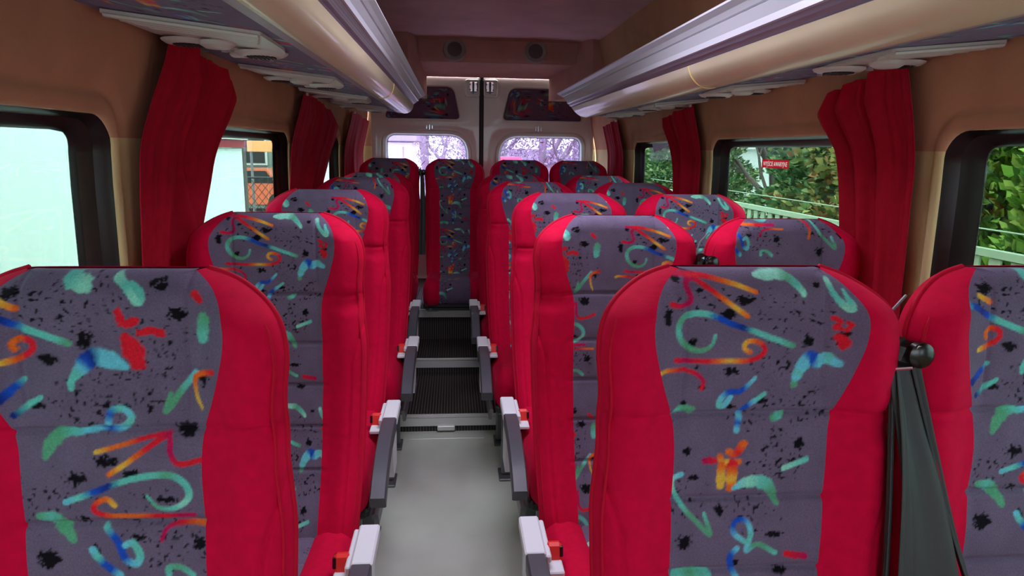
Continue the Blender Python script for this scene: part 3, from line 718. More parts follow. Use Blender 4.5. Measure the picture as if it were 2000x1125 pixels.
# ------------------------------------------------------------------ seats
def zrows(z0, z1, step):
    """rows denser near the rounded top"""
    zs = list(np.arange(z0, min(z1, 1.10), step)); z = zs[-1] + step
    while z < z1 - 1e-4: zs.append(z); z += max(.0006, step * .5 * (1.2 - z) / .1)
    zs.append(z1); return np.array(zs)

def backrest_panel(name, du, dv, z0=.37, step=.0022, nc=118):
    zs = zrows(z0, ZT - .0002, step); u = np.linspace(-1, 1, nc); Z, U = np.meshgrid(zs, u, indexing='ij'); X = U * pwf(Z)
    Y = Sy(X, Z); V = np.stack([X, Y, Z], -1).reshape(-1, 3)
    # cloth wraps over the top edge
    C = tile(X + .16 + du, ZT - Z + dv).reshape(-1, 4)
    nr = len(zs); extra = []; ec = []
    for k, (dy, dz) in enumerate(((.012, -.0005), (.026, -.003), (.040, -.012))):
        x = u * pwf(zs[-1]); extra.append(np.stack([x, Sy(x, np.full(nc, ZT - .0002)) + dy, np.full(nc, ZT - .0002 + dz)], -1)); ec.append(tile(x + .16 + du, np.full(nc, dv - dy)))
    V = np.concatenate([V] + extra); C = np.concatenate([C] + ec)
    return mesh(name, V, grid_faces(nr + 3, nc), M['pattern'], None, True, C).data

def backrest_bolster(sg):
    zs = zrows(.37, ZT - .0002, .004); nc = 30; t = np.linspace(0, 1, nc) ** .8; V = []
    Z, T = np.meshgrid(zs, t, indexing='ij'); h = hwf(Z); p = pwf(Z); T2 = 1 - (1 - T) ** 1.7; X = (p + (h - p) * T2)
    Y = Sy(X, Z)
    V = np.stack([sg * X, Y, Z], -1).reshape(-1, 3)
    o = mesh('side_bolster', V, grid_faces(len(zs), nc, flip=(sg < 0)), M['red'], None, True); return o.data

def back_shell():
    zs = zrows(.37, ZT - .0002, .008); nc = 24; th = np.linspace(0, PI, nc); V = []
    for z in zs:
        h = float(hwf(z)); y0 = float(Sy(h, z, False)); d = .055 * min(1, max(0.02, (ZT - z) / .06)) ** .5
        c = np.cos(th); s = np.sin(th); x = -h * np.sign(c) * np.abs(c) ** .55
        V.append(np.stack([x, y0 + d * s ** .7, np.full(nc, z)], -1))
    V = np.concatenate(V); n = len(zs); Fc = [tuple(int(i) for i in f) for f in grid_faces(n, nc)]
    # close the top to the front edge
    return mesh('back_cover', V, [f[::-1] for f in Fc], M['red'], None, True).data

def piping():
    mb = MB(); zs = zrows(.40, ZT - .0004, .012)
    for inset, r in ((0.0, .0042), (.009, .0028)):
        P = []
        for z in zs: h = float(hwf(z)) - inset; P.append((-h, float(Sy(h, z, False)) - .001, z - inset * .6))
        P += [(-p[0], p[1], p[2]) for p in P[::-1]]
        # open over the patterned top
        half = len(P) // 2
        mb.tube(P[:half], r, 6); mb.tube(P[half:], r, 6)
    o = mb.build('piping', M['red_pipe'], None, auto=None, fix=False); return o.data

def cushion_profile(n=60):
    pts = [(.045, .415), (-.05, .418), (-.2, .430), (-.34, .446), (-.42, .450), (-.455, .440), (-.475, .415), (-.480, .38), (-.472, .34), (-.455, .315)]
    return catmull([(y, z) for y, z in pts], n // 9)
def cushion_part(x0, x1, nc, patt, du=0, dv=0):
    P = cushion_profile(54 if not patt else 400); N = []
    T = np.gradient(P, axis=0); T /= np.linalg.norm(T, axis=1)[:, None]; N = np.stack([T[:, 1], -T[:, 0]], 1); N *= np.where(N[:, 1].mean() > 0, 1, -1)
    s = np.concatenate([[0], np.cumsum(np.linalg.norm(np.diff(P, axis=0), axis=1))])
    x = np.linspace(x0, x1, nc); X, I = np.meshgrid(x, np.arange(len(P)))
    ax = np.abs(X); e = .205 - ax; r = .04
    off = -r * (1 - np.sqrt(np.clip(1 - (1 - np.clip(e / r, 0, 1)) ** 2, 0, 1))) + .016 * ss(.09, .14, ax) * (1 - ss(.165, .203, ax)) - .004 * np.exp(-((ax - .100) / .004) ** 2)
    S = s[I]; off = off + (-.004 * sum(np.exp(-((S - q) / .005) ** 2) for q in (.12, .24, .36))) * (ax < .100)
    Y = P[I][..., 0] + N[I][..., 0] * off; Z = P[I][..., 1] + N[I][..., 1] * off
    V = np.stack([X, Y, Z], -1).reshape(-1, 3)
    col = tile(X + .16 + du, S + dv).reshape(-1, 4) if patt else None
    return V, grid_faces(len(P), nc, flip=True), col, P, N

def cushion_meshes(du, dv):
    V, Fc, col, P, N = cushion_part(-.100, .100, 100, True, du, dv)
    return mesh('cushion_panel', V, Fc, M['pattern'], None, True, col).data
def cushion_side():
    mb = MB()
    for sg in (-1, 1):
        V, Fc, _, P, N = cushion_part(.100, .205, 18, False); V = V * np.array([sg, 1, 1]); mb.add(V, [tuple(f) for f in Fc])
        # side skirt down to the pan
        e = V.reshape(len(P), 18, 3)[:, -1]; W = np.concatenate([e, np.stack([e[:, 0], np.clip(e[:, 1], -.455, .05), np.minimum(e[:, 2], .315)], -1)])
        m = len(P); mb.add(W, [(i, i + 1, m + i + 1, m + i) for i in range(m - 1)])
    return mb.build('cushion_side', M['red'], None, auto=None).data
def seat_pan(): return MB().box((0, -.20, .300), (.41, .50, .035), bev=.01).build('seat_pan', M['shell']).data
def frame_mesh():
    mb = MB()
    mb.tube([(-.19, -.40, .275), (.19, -.40, .275)], .014, 10); mb.tube([(-.19, -.02, .275), (.19, -.02, .275)], .014, 10)
    for x in (-.16, .16): mb.tube([(x, -.42, .275), (x, .0, .275), (x * 1.0, .05, .34), (x, .10, .44)], .011, 8)
    return mb.build('seat_frame', M['frame_metal']).data
def leg_mesh(y):
    mb = MB(); mb.box((0, y, .14), (.05, .03, .262), bev=.006); mb.box((0, y, .005), (.07, .11, .010), bev=.003)
    return mb.build('leg', M['frame_metal']).data
def arm_mesh(sg):
    x = sg * .246
    mb = MB(); mb.box((x, -.135, .486), (.046, .155, .030), bev=.004).box((x - sg * .029, -.135, .482), (.012, .150, .018), bev=.003)
    mb.prism([(-.215, .472), (-.06, .472), (-.045, .40), (-.05, .27), (-.16, .27), (-.19, .36)], x - .010, x + .006, 'x')
    mb.box((x - sg * .045, -.20, .455), (.035, .05, .012), bev=.003)
    bracket = mb.build('armrest_bracket', M['silver']).data
    mb = MB(); n = 26; V = []
    prof = [(-.0215, -.018), (-.0215, .016), (-.018, .0215), (.018, .0215), (.0215, .016), (.0215, -.018), (.017, -.022), (-.017, -.022)]
    P = catmull([(-.213, .478), (-.30, .482), (-.40, .472), (-.50, .444), (-.575, .405)], 7); T = np.gradient(P, axis=0); T /= np.linalg.norm(T, axis=1)[:, None]
    for (p, t) in zip(P, T):
        for a, b in prof: V.append((x + a, p[0] - t[1] * b * -1 * -1 if False else p[0] + t[1] * b, p[1] - t[0] * b))
    m = len(prof); Fc = [(i * m + k, i * m + (k + 1) % m, (i + 1) * m + (k + 1) % m, (i + 1) * m + k) for i in range(len(P) - 1) for k in range(m)]
    Fc += [tuple(range(m)), tuple((len(P) - 1) * m + k for k in range(m))[::-1]]
    pad = mb.add(V, Fc).build('armrest_pad', M['armpad'], auto=50).data
    return bracket, pad
def lower_side(sg):
    x = sg * .222
    return MB().prism([(-.42, .29), (-.05, .29), (.02, .44), (.0, .26), (-.10, .22), (-.40, .24)], x - .006, x + .006, 'x').tube([(x, -.46, .30), (x, -.12, .285), (x, -.03, .27)], .009, 8).build('side_plate', M['frame_metal']).data
def buckle_meshes(sg):
    x = sg * .200
    b = MB().box((x, -.165, .470), (.036, .024, .050), Matrix.Rotation(math.radians(-14), 4, 'X'), bev=.007).build('buckle', M['buckle']).data
    s = MB().box((x - sg * .012, -.158, .474), (.016, .034, .024), Matrix.Rotation(math.radians(-14), 4, 'X'), bev=.002).build('slot', M['black']).data
    k = MB().tube([(x, -.158, .45), (x, -.14, .42), (x - sg * .004, -.10, .38), (x - sg * .004, -.06, .33)], .008, 8, sq=(1.4, .7)).box((x, -.158, .442), (.040, .030, .020), bev=.005).build('stalk', M['black']).data
    return b, s, k

PANELS = [backrest_panel('backrest_panel', 0, 0), backrest_panel('backrest_panel', .31, 0), backrest_panel('backrest_panel', -.135, -.02, step=.0028, nc=90), backrest_panel('backrest_panel', .44, .30, step=.0028, nc=90)]
CUSH = [cushion_meshes(.1, .2), cushion_meshes(.4, .05)]
BOL = [backrest_bolster(-1), backrest_bolster(1)]; SHELL = back_shell(); PIPE = piping(); CSIDE = cushion_side(); PAN = seat_pan(); FRM = frame_mesh(); LEGS = [leg_mesh(-.38), leg_mesh(-.03)]
ARMS = {s: arm_mesh(s) for s in (-1, 1)}; SIDE = {s: lower_side(s) for s in (-1, 1)}; BUC = {s: buckle_meshes(s) for s in (-1, 1)}
for o in [o for o in bpy.data.objects if o.type == 'MESH' and o.parent is None and o.name.split('.')[0] in ('backrest_panel', 'cushion_panel', 'side_bolster', 'back_cover', 'piping', 'cushion_side', 'seat_pan', 'seat_frame', 'leg', 'armrest_bracket', 'armrest_pad', 'side_plate', 'buckle', 'slot', 'stalk')]:
    bpy.data.objects.remove(o)
def part(name, data, parent, loc=(0, 0, 0), label=None):
    o = bpy.data.objects.new(name, data); COL.objects.link(o); o.parent = parent; o.location = loc
    if label: o['label'] = label
    return o
def seat(x, y0, lift, arm, v, label, group, floor_z=0.0, rz=0.0):
    r = empty('bus_seat', (x, y0, floor_z), rz); tag(r, label, 'seat', group)
    dz = lift - floor_z; L = (0, 0, dz)
    bp_ = part('backrest_panel', PANELS[v], r, L, 'grey purple cloth with bright squiggles')
    for b in BOL: part('side_bolster', b, r, L)
    part('back_cover', SHELL, r, L); part('piping', PIPE, r, L)
    part('cushion_panel', CUSH[v % 2], r, L, 'grey purple cloth with bright squiggles'); part('cushion_side', CSIDE, r, L); part('seat_pan', PAN, r, L); part('seat_frame', FRM, r, L)
    for xx in (-.15, .15):
        for lg in LEGS:
            l = part('leg', lg, r, (xx, 0, 0)); l.scale = (1, 1, max(.15, (.272 + dz) / .272))
    if arm:
        part('side_plate', SIDE[arm], r, L)
        b = part('armrest_bracket', ARMS[arm][0], r, L, 'light grey plastic armrest bracket'); part('armrest_pad', ARMS[arm][1], r, L, 'dark grey rubber armrest pad')
        b = part('buckle', BUC[arm][0], r, L, 'red seatbelt buckle'); part('slot', BUC[arm][1], b); part('stalk', BUC[arm][2], b)
    return r

ordn = ['front', 'second', 'third', 'fourth', 'fifth', 'rear']
G1, G2, G3, G4 = 'single seats along the left windows', 'aisle seats on the right of the aisle', 'window seats on the right', 'rear bench row seats'
LS = [(-.430, .66, .012, 1), (-.4385, 1.51, .006, 0), (-.449, 2.27, .020, 2), (-.424, 3.03, .032, 3), (-.452, 3.80, .028, 1)]
RS = [(.411, .68, .012, 0), (.4195, 1.53, .004, 2), (.426, 2.30, .014, 2), (.370, 3.06, .020, 3), (.352, 3.82, .026, 1)]
WS = [(.850, .68, .012, 1), (.8715, 1.53, -.002, 3), (.885, 2.30, .014, 0), (.868, 3.06, .020, 2), (.856, 3.82, .026, 3)]
FL = [0, 0, 0, 0, .07]
LLAB = ['large single seat nearest the camera by the left front window, red and squiggle cloth', 'single left seat right behind the nearest left one, in front of the first left curtain',
        'single left seat beside the second left window, third in its column', 'single left seat by the second left curtain, fourth in its column', 'single left seat last before the rear bench, on the first step']
RLAB = ['large aisle seat nearest the camera on the right, whole backrest in view', 'aisle seat directly behind the big nearest right one, its headrest in view', 'third aisle seat in the right column, level with the first step ahead',
        'fourth aisle seat in the right column, beside the ribbed step', 'fifth aisle seat in the right column, just ahead of the rear bench']
WLAB = ['right window seat cut off by the frame, beside the black hanging belts', 'right window seat under the first right curtain, second in its column', 'right window seat below the window with the red sticker', 'fourth right window seat, by the second right curtain',
        'fifth right window seat, small and dim ahead of the rear bench']
for i, (x, y, l, v) in enumerate(LS): seat(x, y, l, 1, v, LLAB[i], G1, FL[i])
for i, (x, y, l, v) in enumerate(RS): seat(x, y, l, -1, v, RLAB[i], G2, FL[i])
WSEAT = []; RSEAT = []
for i, (x, y, l, v) in enumerate(WS): WSEAT.append(seat(x, y, l, 0, v, WLAB[i], G3, FL[i]))
for x, v, lab in ((-.441, 2, 'rear bench seat in the left corner by the dark curtain'), (.004, 0, 'rear bench seat at the end of the aisle, seen full length'), (.452, 1, 'rear bench seat just right of the door seam'), (.867, 3, 'rear bench seat in the right corner by the door')):
    RSEAT.append(seat(x, 4.60, .10, 0, v, lab, G4, .33)); RSEAT[-1].scale = (.95, 1, 1)
    for ch in list(RSEAT[-1].children):
        if ch.data == LEGS[0]: ch.location.y = .13

# ------------------------------------------------------------------ shoulder belts between the paired seats
def belt_set(owner, x, y, z, big):
    ox, oy, oz = owner.location; sx = owner.scale.x
    g = MB().box((0, 0, 0), (.044, .040, .040), Matrix.Rotation(.3, 4, 'Y'), bev=.010).disk((0.010, -.018, .004), .020, .016, 'y', 20, [(.018, 0), (.018, -.010), (.012, -.014)]).disk((-.014, -.014, .016), .011, .01, 'y', 16).build('shoulder_belt', M['black'], owner)
    g.location = ((x - ox) / sx, y - oy, z - oz); g['label'] = 'black shoulder belt guide with dark webbing'; r = g
    MB().tube([(-.030, -.012, -.020), (0, -.024, -.014), (.016, -.012, -.010)], .003, 8).disk((.004, -.03, .014), .005, .004, 'y', 10).build('guide_clip', M['chrome'], g)
    MB().tube([(-.02, .02, .01), (-.005, .03, .05), (.02, .035, .075)], .0022, 8).build('wire', M['frame_metal'], g)
    def strap(P, w, tw):
        S = catmull(P, 10); n = len(S); T = np.linspace(0, 1, n); ww = np.interp(T, np.linspace(0, 1, len(w)), w); a = np.interp(T, np.linspace(0, 1, len(tw)), tw)
        A = np.stack([np.cos(a), np.sin(a), np.zeros(n)], -1); B = np.stack([-np.sin(a), np.cos(a), np.zeros(n)], -1); m = 9; V = []
        for k in range(m):
            q = k / (m - 1) * 2 - 1; V.append(S + A * (ww[:, None] / 2 * q) + B * (.004 * math.cos(q * 4.5))[..., None] if False else S + A * (ww[:, None] / 2 * q) + B * (.0035 * math.cos(q * 4.5)))
        for k in range(m - 1, -1, -1):
            q = k / (m - 1) * 2 - 1; V.append(S + A * (ww[:, None] / 2 * q) + B * (.0035 * math.cos(q * 4.5) + .0014))
        V = np.stack(V, 1).reshape(-1, 3); mesh('webbing', V, grid_faces(n, 2 * m, True), M['belt'], r, True)
    if big:
        strap([(-.010, -.012, -.015), (.006, -.03, -.10), (.026, -.055, -.21), (.046, -.08, -.36), (.060, -.09, -.56)], [.036, .046, .060, .074, .080], [.2, .1, -.1, -.15])
        strap([(-.012, -.010, -.015), (-.014, -.05, -.12), (-.012, -.075, -.24), (-.006, -.095, -.42), (-.002, -.11, -.60)], [.018, .022, .034, .044, .048], [.9, .7, .4, .3])
        strap([(.012, -.012, -.01), (.040, -.03, -.12), (.072, -.05, -.24), (.108, -.075, -.36), (.150, -.10, -.52)], [.016, .014, .016, .022, .03], [.2, .5, 1.0, 1.1])
        strap([(-.014, .0, -.015), (-.022, -.03, -.10), (-.026, -.055, -.22), (-.026, -.075, -.40)], [.012, .014, .018, .018], [1.1, 1.0, .9])
    else:
        strap([(0, -.01, -.015), (.004, -.02, -.12), (.004, -.05, -.30), (0, -.09, -.55)], [.03, .036, .045, .046], [.6, .4, .3])
belt_set(WSEAT[0], .624, .875, 1.080, True)
belt_set(WSEAT[1], .643, 1.70, 1.072, False)
belt_set(RSEAT[0], -.218, 4.76, 1.19, False)

# ------------------------------------------------------------------ luggage racks
M['joint'] = mat('cream_joint', (246, 226, 150), .4)
def rack(side, sec, y0, label, yj=2.1):
    """sec: list of (name, material, [(x, dz, yend)...])"""
    r = empty('luggage_rack', (0, 0, 0)); tag(r, label, 'luggage rack', 'overhead luggage racks')
    allp = []
    for nm, m, pts in sec:
        if nm == 'underside': 
            (xa, da, ya), (xb, db, yb) = pts; nx = 80; ny = 900; t = np.linspace(0, 1, nx); s = np.linspace(0, 1, ny)
            T, S = np.meshgrid(t, s); X = xa + (xb - xa) * T; Z = H + da + (db - da) * T; Y = y0 + (ya + (yb - ya) * T - y0) * S
            mesh(nm + '_panel', np.stack([X, Y, Z], -1).reshape(-1, 3), grid_faces(ny, nx), M['pattern'], r, True, tile(X * 1.0, Y).reshape(-1, 4))
        else:
            P = catmull(pts, 6) if nm in ('padded_roll',) else np.array(pts, float); n = len(P)
            V = []; ny = 2
            for p in P: V += [(p[0], y0, H + p[1]), (p[0], p[2], H + p[1])]
            mesh(nm, V, [(2 * i, 2 * i + 1, 2 * i + 3, 2 * i + 2) for i in range(n - 1)], m, r, nm == 'padded_roll')
        for p in pts: allp.append(p)
        if nm == 'padded_roll': MB().tube([(p[0] + side * -.0005, yj, H + p[1] - .0005) for p in P], .0022, 6).build('roll_joint', M['joint'], r)
    # end cap and closed back
    cx_ = sum(p[0] for p in allp) / len(allp)
    wallx = allp[0][0]
    n = len(allp); V = [(p[0], p[2], H + p[1]) for p in allp] + [(wallx, allp[0][2], H + allp[-1][1])]
    V2 = [(p[0], p[2] + .05, H + p[1] * 1.0 + .006) for p in allp] + [(wallx, 4.5, H + allp[-1][1])]
    c = np.mean(np.array(V), 0) + np.array([0, .03, 0])
    MB().add([tuple(c)] + V, [(0, i + 1, (i + 1) % (n + 1) + 1) for i in range(n + 1)]).build('end_cap', M['roll'], r, auto=30)
    # net frame bar on top
    return r
rack(-1, [
    ('underside', None, [(-.690, .246, 4.25), (-.330, .203, 4.15)]),
    ('rear_strip', M['slot'], [(-.330, .203, 4.15), (-.304, .200, 4.13)]),
    ('padded_roll', M['roll'], [(-.304, .200, 4.13), (-.285, .197, 4.14), (-.262, .206, 4.18), (-.247, .226, 4.22), (-.241, .255, 4.28)]),
    ('slot_strip', M['slot'], [(-.241, .255, 4.28), (-.250, .258, 4.30), (-.240, .262, 4.32), (-.246, .265, 4.33), (-.236, .268, 4.34)]),
    ('perforated_strip', M['perf'], [(-.236, .268, 4.34), (-.224, .287, 4.42)]),
    ('aluminium_rail', M['alu'], [(-.224, .287, 4.42), (-.219, .288, 4.43), (-.220, .305, 4.5), (-.213, .327, 4.68), (-.216, .330, 4.68), (-.2115, .333, 4.70), (-.206, .345, 4.80), (-.196, .360, 4.95), (-.198, .367, 4.95), (-.212, .372, 4.95), (-.30, .372, 4.9)])],
    .15, 'long rack over the left seats with cream roll and aluminium rail', 2.9)
rack(1, [
    ('underside', None, [(1.100, .229, 4.20), (.812, .199, 4.10)]),
    ('rear_strip', M['slot'], [(.812, .199, 4.10), (.790, .196, 4.08)]),
    ('padded_roll', M['roll'], [(.790, .196, 4.08), (.765, .193, 4.08), (.735, .203, 4.10), (.712, .226, 4.14), (.700, .255, 4.20)]),
    ('slot_strip', M['slot'], [(.700, .255, 4.20), (.706, .258, 4.22), (.692, .268, 4.25), (.700, .270, 4.25), (.690, .280, 4.27)]),
    ('aluminium_rail', M['alu'], [(.690, .280, 4.27), (.685, .282, 4.27), (.690, .300, 4.33), (.688, .330, 4.45), (.692, .333, 4.45), (.687, .336, 4.46), (.684, .352, 4.55), (.674, .366, 4.64), (.676, .373, 4.64), (.69, .378, 4.64), (.78, .378, 4.6)])],
    .15, 'long rack over the right seats with cream roll and aluminium rail')

# service panels with air vents under the racks
def service_panel(side, x0, x1, ya, z_w, z_i, label):
    """x0 wall side, x1 roll side; ya near edge"""
    L_ = .42; r = empty('service_panel', ((x0 + x1) / 2, ya, z_w)); tag(r, label, 'air vent panel', 'air vent panels under the racks')
    ox, oy, oz = r.location; sl = (z_i - z_w) / (x1 - x0)
    def zz(x): return z_w + (x - x0) * sl
    rot = Matrix.Rotation(-math.atan(sl), 4, 'Y')
    W = abs(x1 - x0); xm = (x0 + x1) / 2
    def at(x, y, d=0): return (x - ox, y, zz(x) - oz - d)
    poly = rpoly([(x0, .0), (x1, .0), (x1 + (x0 - x1) * .03, L_ * .55), (x1 + (x0 - x1) * .22, L_ * .98), (x0 + (x1 - x0) * .30, L_), (x0, L_ * .55)], [.004, .01, .05, .05, .06, .03], 5)
    V = [at(x, y, .001) for x, y in poly] + [at(x, y, .008) for x, y in poly]; m = len(poly)
    MB().add(V, [tuple(range(m)), tuple(range(m, 2 * m))[::-1]] + [(i, (i + 1) % m, m + (i + 1) % m, m + i) for i in range(m)]).build('plate', M['white_plastic'], r)
    mb = MB()
    for k in range(4):
        y = .008 + k * .030; a = x0 + (x1 - x0) * (.02 + .05 * k); b = x1 - (x1 - x0) * (.02 + .03 * k)
        mb.tube([at(a, y, .009), at(b, y, .009)], .010, 8, sq=(1, .55))
    mb.build('rib', M['white_plastic'], r)
    xa = x1 + (x0 - x1) * .28; xb = x1 + (x0 - x1) * .78
    for xx, yy, rad in ((xa, .30, .052), (xb, .25, .048)):
        v = MB().disk(at(xx, yy, .0), rad, .01, 'z', 28, [(rad + .006, -.010), (rad + .004, -.013), (rad - .004, -.018), (rad * .72, -.020), (rad * .68, -.016)]).build('air_vent', M['white_plastic'], r)
        mb = MB(); cxy = at(xx, yy, .020)
        for q in range(-3, 4):
            hl = math.sqrt(max(0, (rad * .62) ** 2 - (q * rad * .17) ** 2)); mb.box((cxy[0] + q * rad * .17, cxy[1], cxy[2]), (.003, hl * 2, .004))
        mb.build('louvre', M['shell'], v)
    lp = MB().disk(at(xm, .195, .0), .03, .01, 'z', 20, [(.036, -.010), (.034, -.018), (.024, -.024)]).build('reading_lamp', M['white_plastic'], r)
    MB().box(at(xm, .365, .014), (.05, .03, .012), bev=.004).build('call_button', M['white_plastic'], r)
    MB().disk(at((xa + xb) / 2, .27, .012), .008, -.01, 'z', 10).disk(at(xa, .385, .012), .006, -.006, 'z', 10).build('switch', M['slot'], r)
LLB = ['white vent panel nearest the camera under the left rack, above the first left curtain', 'second white vent panel under the left rack', 'third white vent panel under the left rack, above the second left curtain', 'small farthest white vent panel under the left rack']
RLB = ['white vent panel nearest the camera under the right rack, above the first right curtain', 'second white vent panel under the right rack', 'third white vent panel under the right rack, above the second right curtain', 'small farthest white vent panel under the right rack']
for i, y in enumerate((1.355, 2.16, 2.95, 3.68)): service_panel(-1, -.632, -.352, y, H + .2375, H + .206, LLB[i])
for i, y in enumerate((1.30, 2.07, 2.88, 3.62)): service_panel(1, 1.058, .830, y, H + .2235, H + .2010, RLB[i])

# ------------------------------------------------------------------ curtains
def curtain(side, prof, label, folds, seed, tuck):
    """prof: list of (z, y_a, y_b) down the curtain; folds: list of (pos 0..1, width, depth)"""
    rnd = random.Random(seed); n = 110; nr = 70; prof = sorted(prof, key=lambda p: -p[0])
    zs = np.linspace(prof[0][0], prof[-1][0], nr); P = np.array(prof)[::-1]
    ya = np.interp(zs, P[:, 0], P[:, 1]); yb = np.interp(zs, P[:, 0], P[:, 2]); u = np.linspace(0, 1, n)
    V = []; s = -side
    ph = [rnd.random() * 6 for _ in range(6)]
    for i, z in enumerate(zs):
        t = (prof[0][0] - z) / (prof[0][0] - prof[-1][0]); row = np.zeros(n)
        for (c0, c1, w, d) in folds:
            c = c0 + (c1 - c0) * min(1, t * 2.2); row += d * np.exp(-((u - c) / w) ** 2) * (.5 + .5 * min(1, t * 3 + .25))
        row += .004 * np.sin(u * 16 + ph[0] + t * 3) * (1 + t) * np.minimum(1, (u + .05) * 2.5) + .0022 * np.sin(u * 37 + ph[1] - 3 * t) + .0012 * np.sin(u * 83 + ph[2] + 5 * t)
        row *= (1 - .35 * ss(.4, .7, t))
        y = ya[i] + (yb[i] - ya[i]) * u
        x = wx(side, z) + s * (.028 + row + .012 * (1 - t)); V.append(np.stack([x, y, np.full(n, z)], -1))
    V = np.concatenate(V); V[:, 2] += 0
    # hanging edge droops away from the clips
    top = V[:n]; 
    droop = tuck * (u ** 1.6); w = np.exp(-(np.linspace(0, 1, nr)[:, None] * 6)); V = V.reshape(nr, n, 3); V[..., 2] -= w * droop[None, :] + w * .006 * np.abs(np.sin(u * 12 + ph[2]))[None, :]; V = V.reshape(-1, 3)
    W = V + np.array([s * -.003, 0, 0]); F1 = grid_faces(nr, n)
    m = nr * n; ed = []
    idx = np.arange(m).reshape(nr, n); B = np.concatenate([idx[0], idx[1:, -1], idx[-1, ::-1][1:], idx[::-1][1:-1, 0]]); k = len(B)
    side_f = np.stack([B, np.roll(B, -1), np.roll(B, -1) + m, B + m], 1)
    o = mesh('window_curtain', np.concatenate([V, W]), np.concatenate([F1, F1[:, ::-1] + m, side_f]), M['curtain'], None, True)
    tag(o, label, 'curtain', 'red curtains tied beside the windows')
    # clips and hem seam
    c = MB().box((V[3][0] + s * .004, V[3][1] + .012, V[3][2] - .003), (.010, .022, .012), bev=.002).build('curtain_clip', M['white_plastic'], o); c['label'] = 'small white plastic hanging clip'
    return o
curtain(-1, [(1.585, 1.63, 2.06), (1.52, 1.61, 2.14), (1.45, 1.585, 2.12), (1.36, 1.56, 2.06), (1.25, 1.545, 1.99), (1.10, 1.535, 1.88), (.80, 1.53, 1.80), (.60, 1.52, 1.72)],
        'big red curtain with deep folds beside the nearest left window', [(.30, .66, .03, .022), (.42, .56, .06, -.022), (.74, .74, .05, .026), (.93, .90, .06, -.02)], 3, .05)
curtain(-1, [(1.575, 3.02, 3.62), (1.50, 3.00, 3.90), (1.40, 2.98, 3.92), (1.30, 2.96, 3.80), (1.18, 2.92, 3.62), (.9, 2.90, 3.52), (.65, 2.90, 3.50)],
        'narrower red curtain at the second left window, under the third vent panel', [(.25, .30, .04, -.014), (.5, .5, .04, .02), (.72, .70, .04, -.018), (.9, .88, .04, .018)], 5, .05)
curtain(-1, [(1.57, 4.40, 5.25), (1.40, 4.38, 5.30), (1.0, 4.38, 5.30), (.65, 4.38, 5.28)],
        'dark red curtain in the left rear corner beside the door', [(.3, .3, .05, .014), (.6, .6, .05, -.014)], 8, .03)
curtain(1, [(1.562, 1.55, 1.90), (1.50, 1.55, 1.965), (1.46, 1.55, 1.95), (1.38, 1.555, 1.895), (1.25, 1.56, 1.86), (1.10, 1.56, 1.83), (.9, 1.56, 1.82), (.60, 1.56, 1.82)],
        'big red curtain with deep folds beside the nearest right window', [(.48, .44, .03, -.026), (.34, .30, .06, .018), (.66, .60, .05, .026), (.80, .76, .03, -.028), (.93, .93, .05, .02)], 4, .05)
curtain(1, [(1.555, 3.00, 3.42), (1.50, 3.00, 3.44), (1.42, 3.00, 3.40), (1.25, 3.01, 3.34), (.9, 3.02, 3.32), (.65, 3.02, 3.32)],
        'narrower red curtain between the stickered window and the last right window', [(.3, .3, .05, -.015), (.5, .5, .05, .022), (.75, .72, .04, -.018), (.92, .9, .04, .016)], 6, .04)
curtain(1, [(1.55, 4.40, 4.82), (1.3, 4.40, 4.84), (1.0, 4.4, 4.84), (.65, 4.4, 4.84)],
        'dark red curtain in the right rear corner beside the door', [(.35, .35, .05, .014), (.7, .7, .05, -.014)], 9, .03)
# ------------------------------------------------------------------ sticker and imitated reflection on the windows
t = bpy.data.curves.new('sticker_text', 'FONT'); t.body = 'WYJŚCIE AWARYJNE'; t.size = .0235; t.align_x = 'CENTER'; t.align_y = 'CENTER'; t.extrude = .0003
to = bpy.data.objects.new('sticker_text', t); COL.objects.link(to); bpy.context.view_layer.update()
dg = bpy.context.evaluated_depsgraph_get(); tm = bpy.data.meshes.new_from_object(to.evaluated_get(dg)); bpy.data.objects.remove(to)
tm.calc_loop_triangles(); co = np.array([v.co[:2] for v in tm.vertices]); co[:, 0] *= .190 / (co[:, 0].max() - co[:, 0].min()); co[:, 1] -= (co[:, 1].max() + co[:, 1].min()) / 2; co[:, 0] -= (co[:, 0].max() + co[:, 0].min()) / 2
nx_, nz_ = 425, 61; gx, gz = np.meshgrid(np.linspace(-.106, .106, nx_), np.linspace(-.015, .015, nz_)); on = np.zeros(gx.shape, bool)
for t_ in tm.loop_triangles:
    A, B, C = co[list(t_.vertices)]; d = (B[0] - A[0]) * (C[1] - A[1]) - (C[0] - A[0]) * (B[1] - A[1])
    if abs(d) < 1e-12: continue
    u = ((B[0] - gx) * (C[1] - gz) - (C[0] - gx) * (B[1] - gz)) / d; v = ((C[0] - gx) * (A[1] - gz) - (A[0] - gx) * (C[1] - gz)) / d; on |= (u >= 0) & (v >= 0) & (u + v <= 1)
cc = np.where(on[..., None], np.append(s2l((250, 240, 240)), 1), np.append(s2l((215, 20, 42)), 1)).reshape(-1, 4)
ms = bpy.data.materials.new('sticker_film'); ms.use_nodes = True; nt_ = ms.node_tree; at_ = nt_.nodes.new('ShaderNodeAttribute'); at_.attribute_name = 'pattern'
tr_ = nt_.nodes.new('ShaderNodeBsdfTranslucent'); mx_ = nt_.nodes.new('ShaderNodeMixShader'); mx_.inputs[0].default_value = .6; pb_ = nt_.nodes['Principled BSDF']
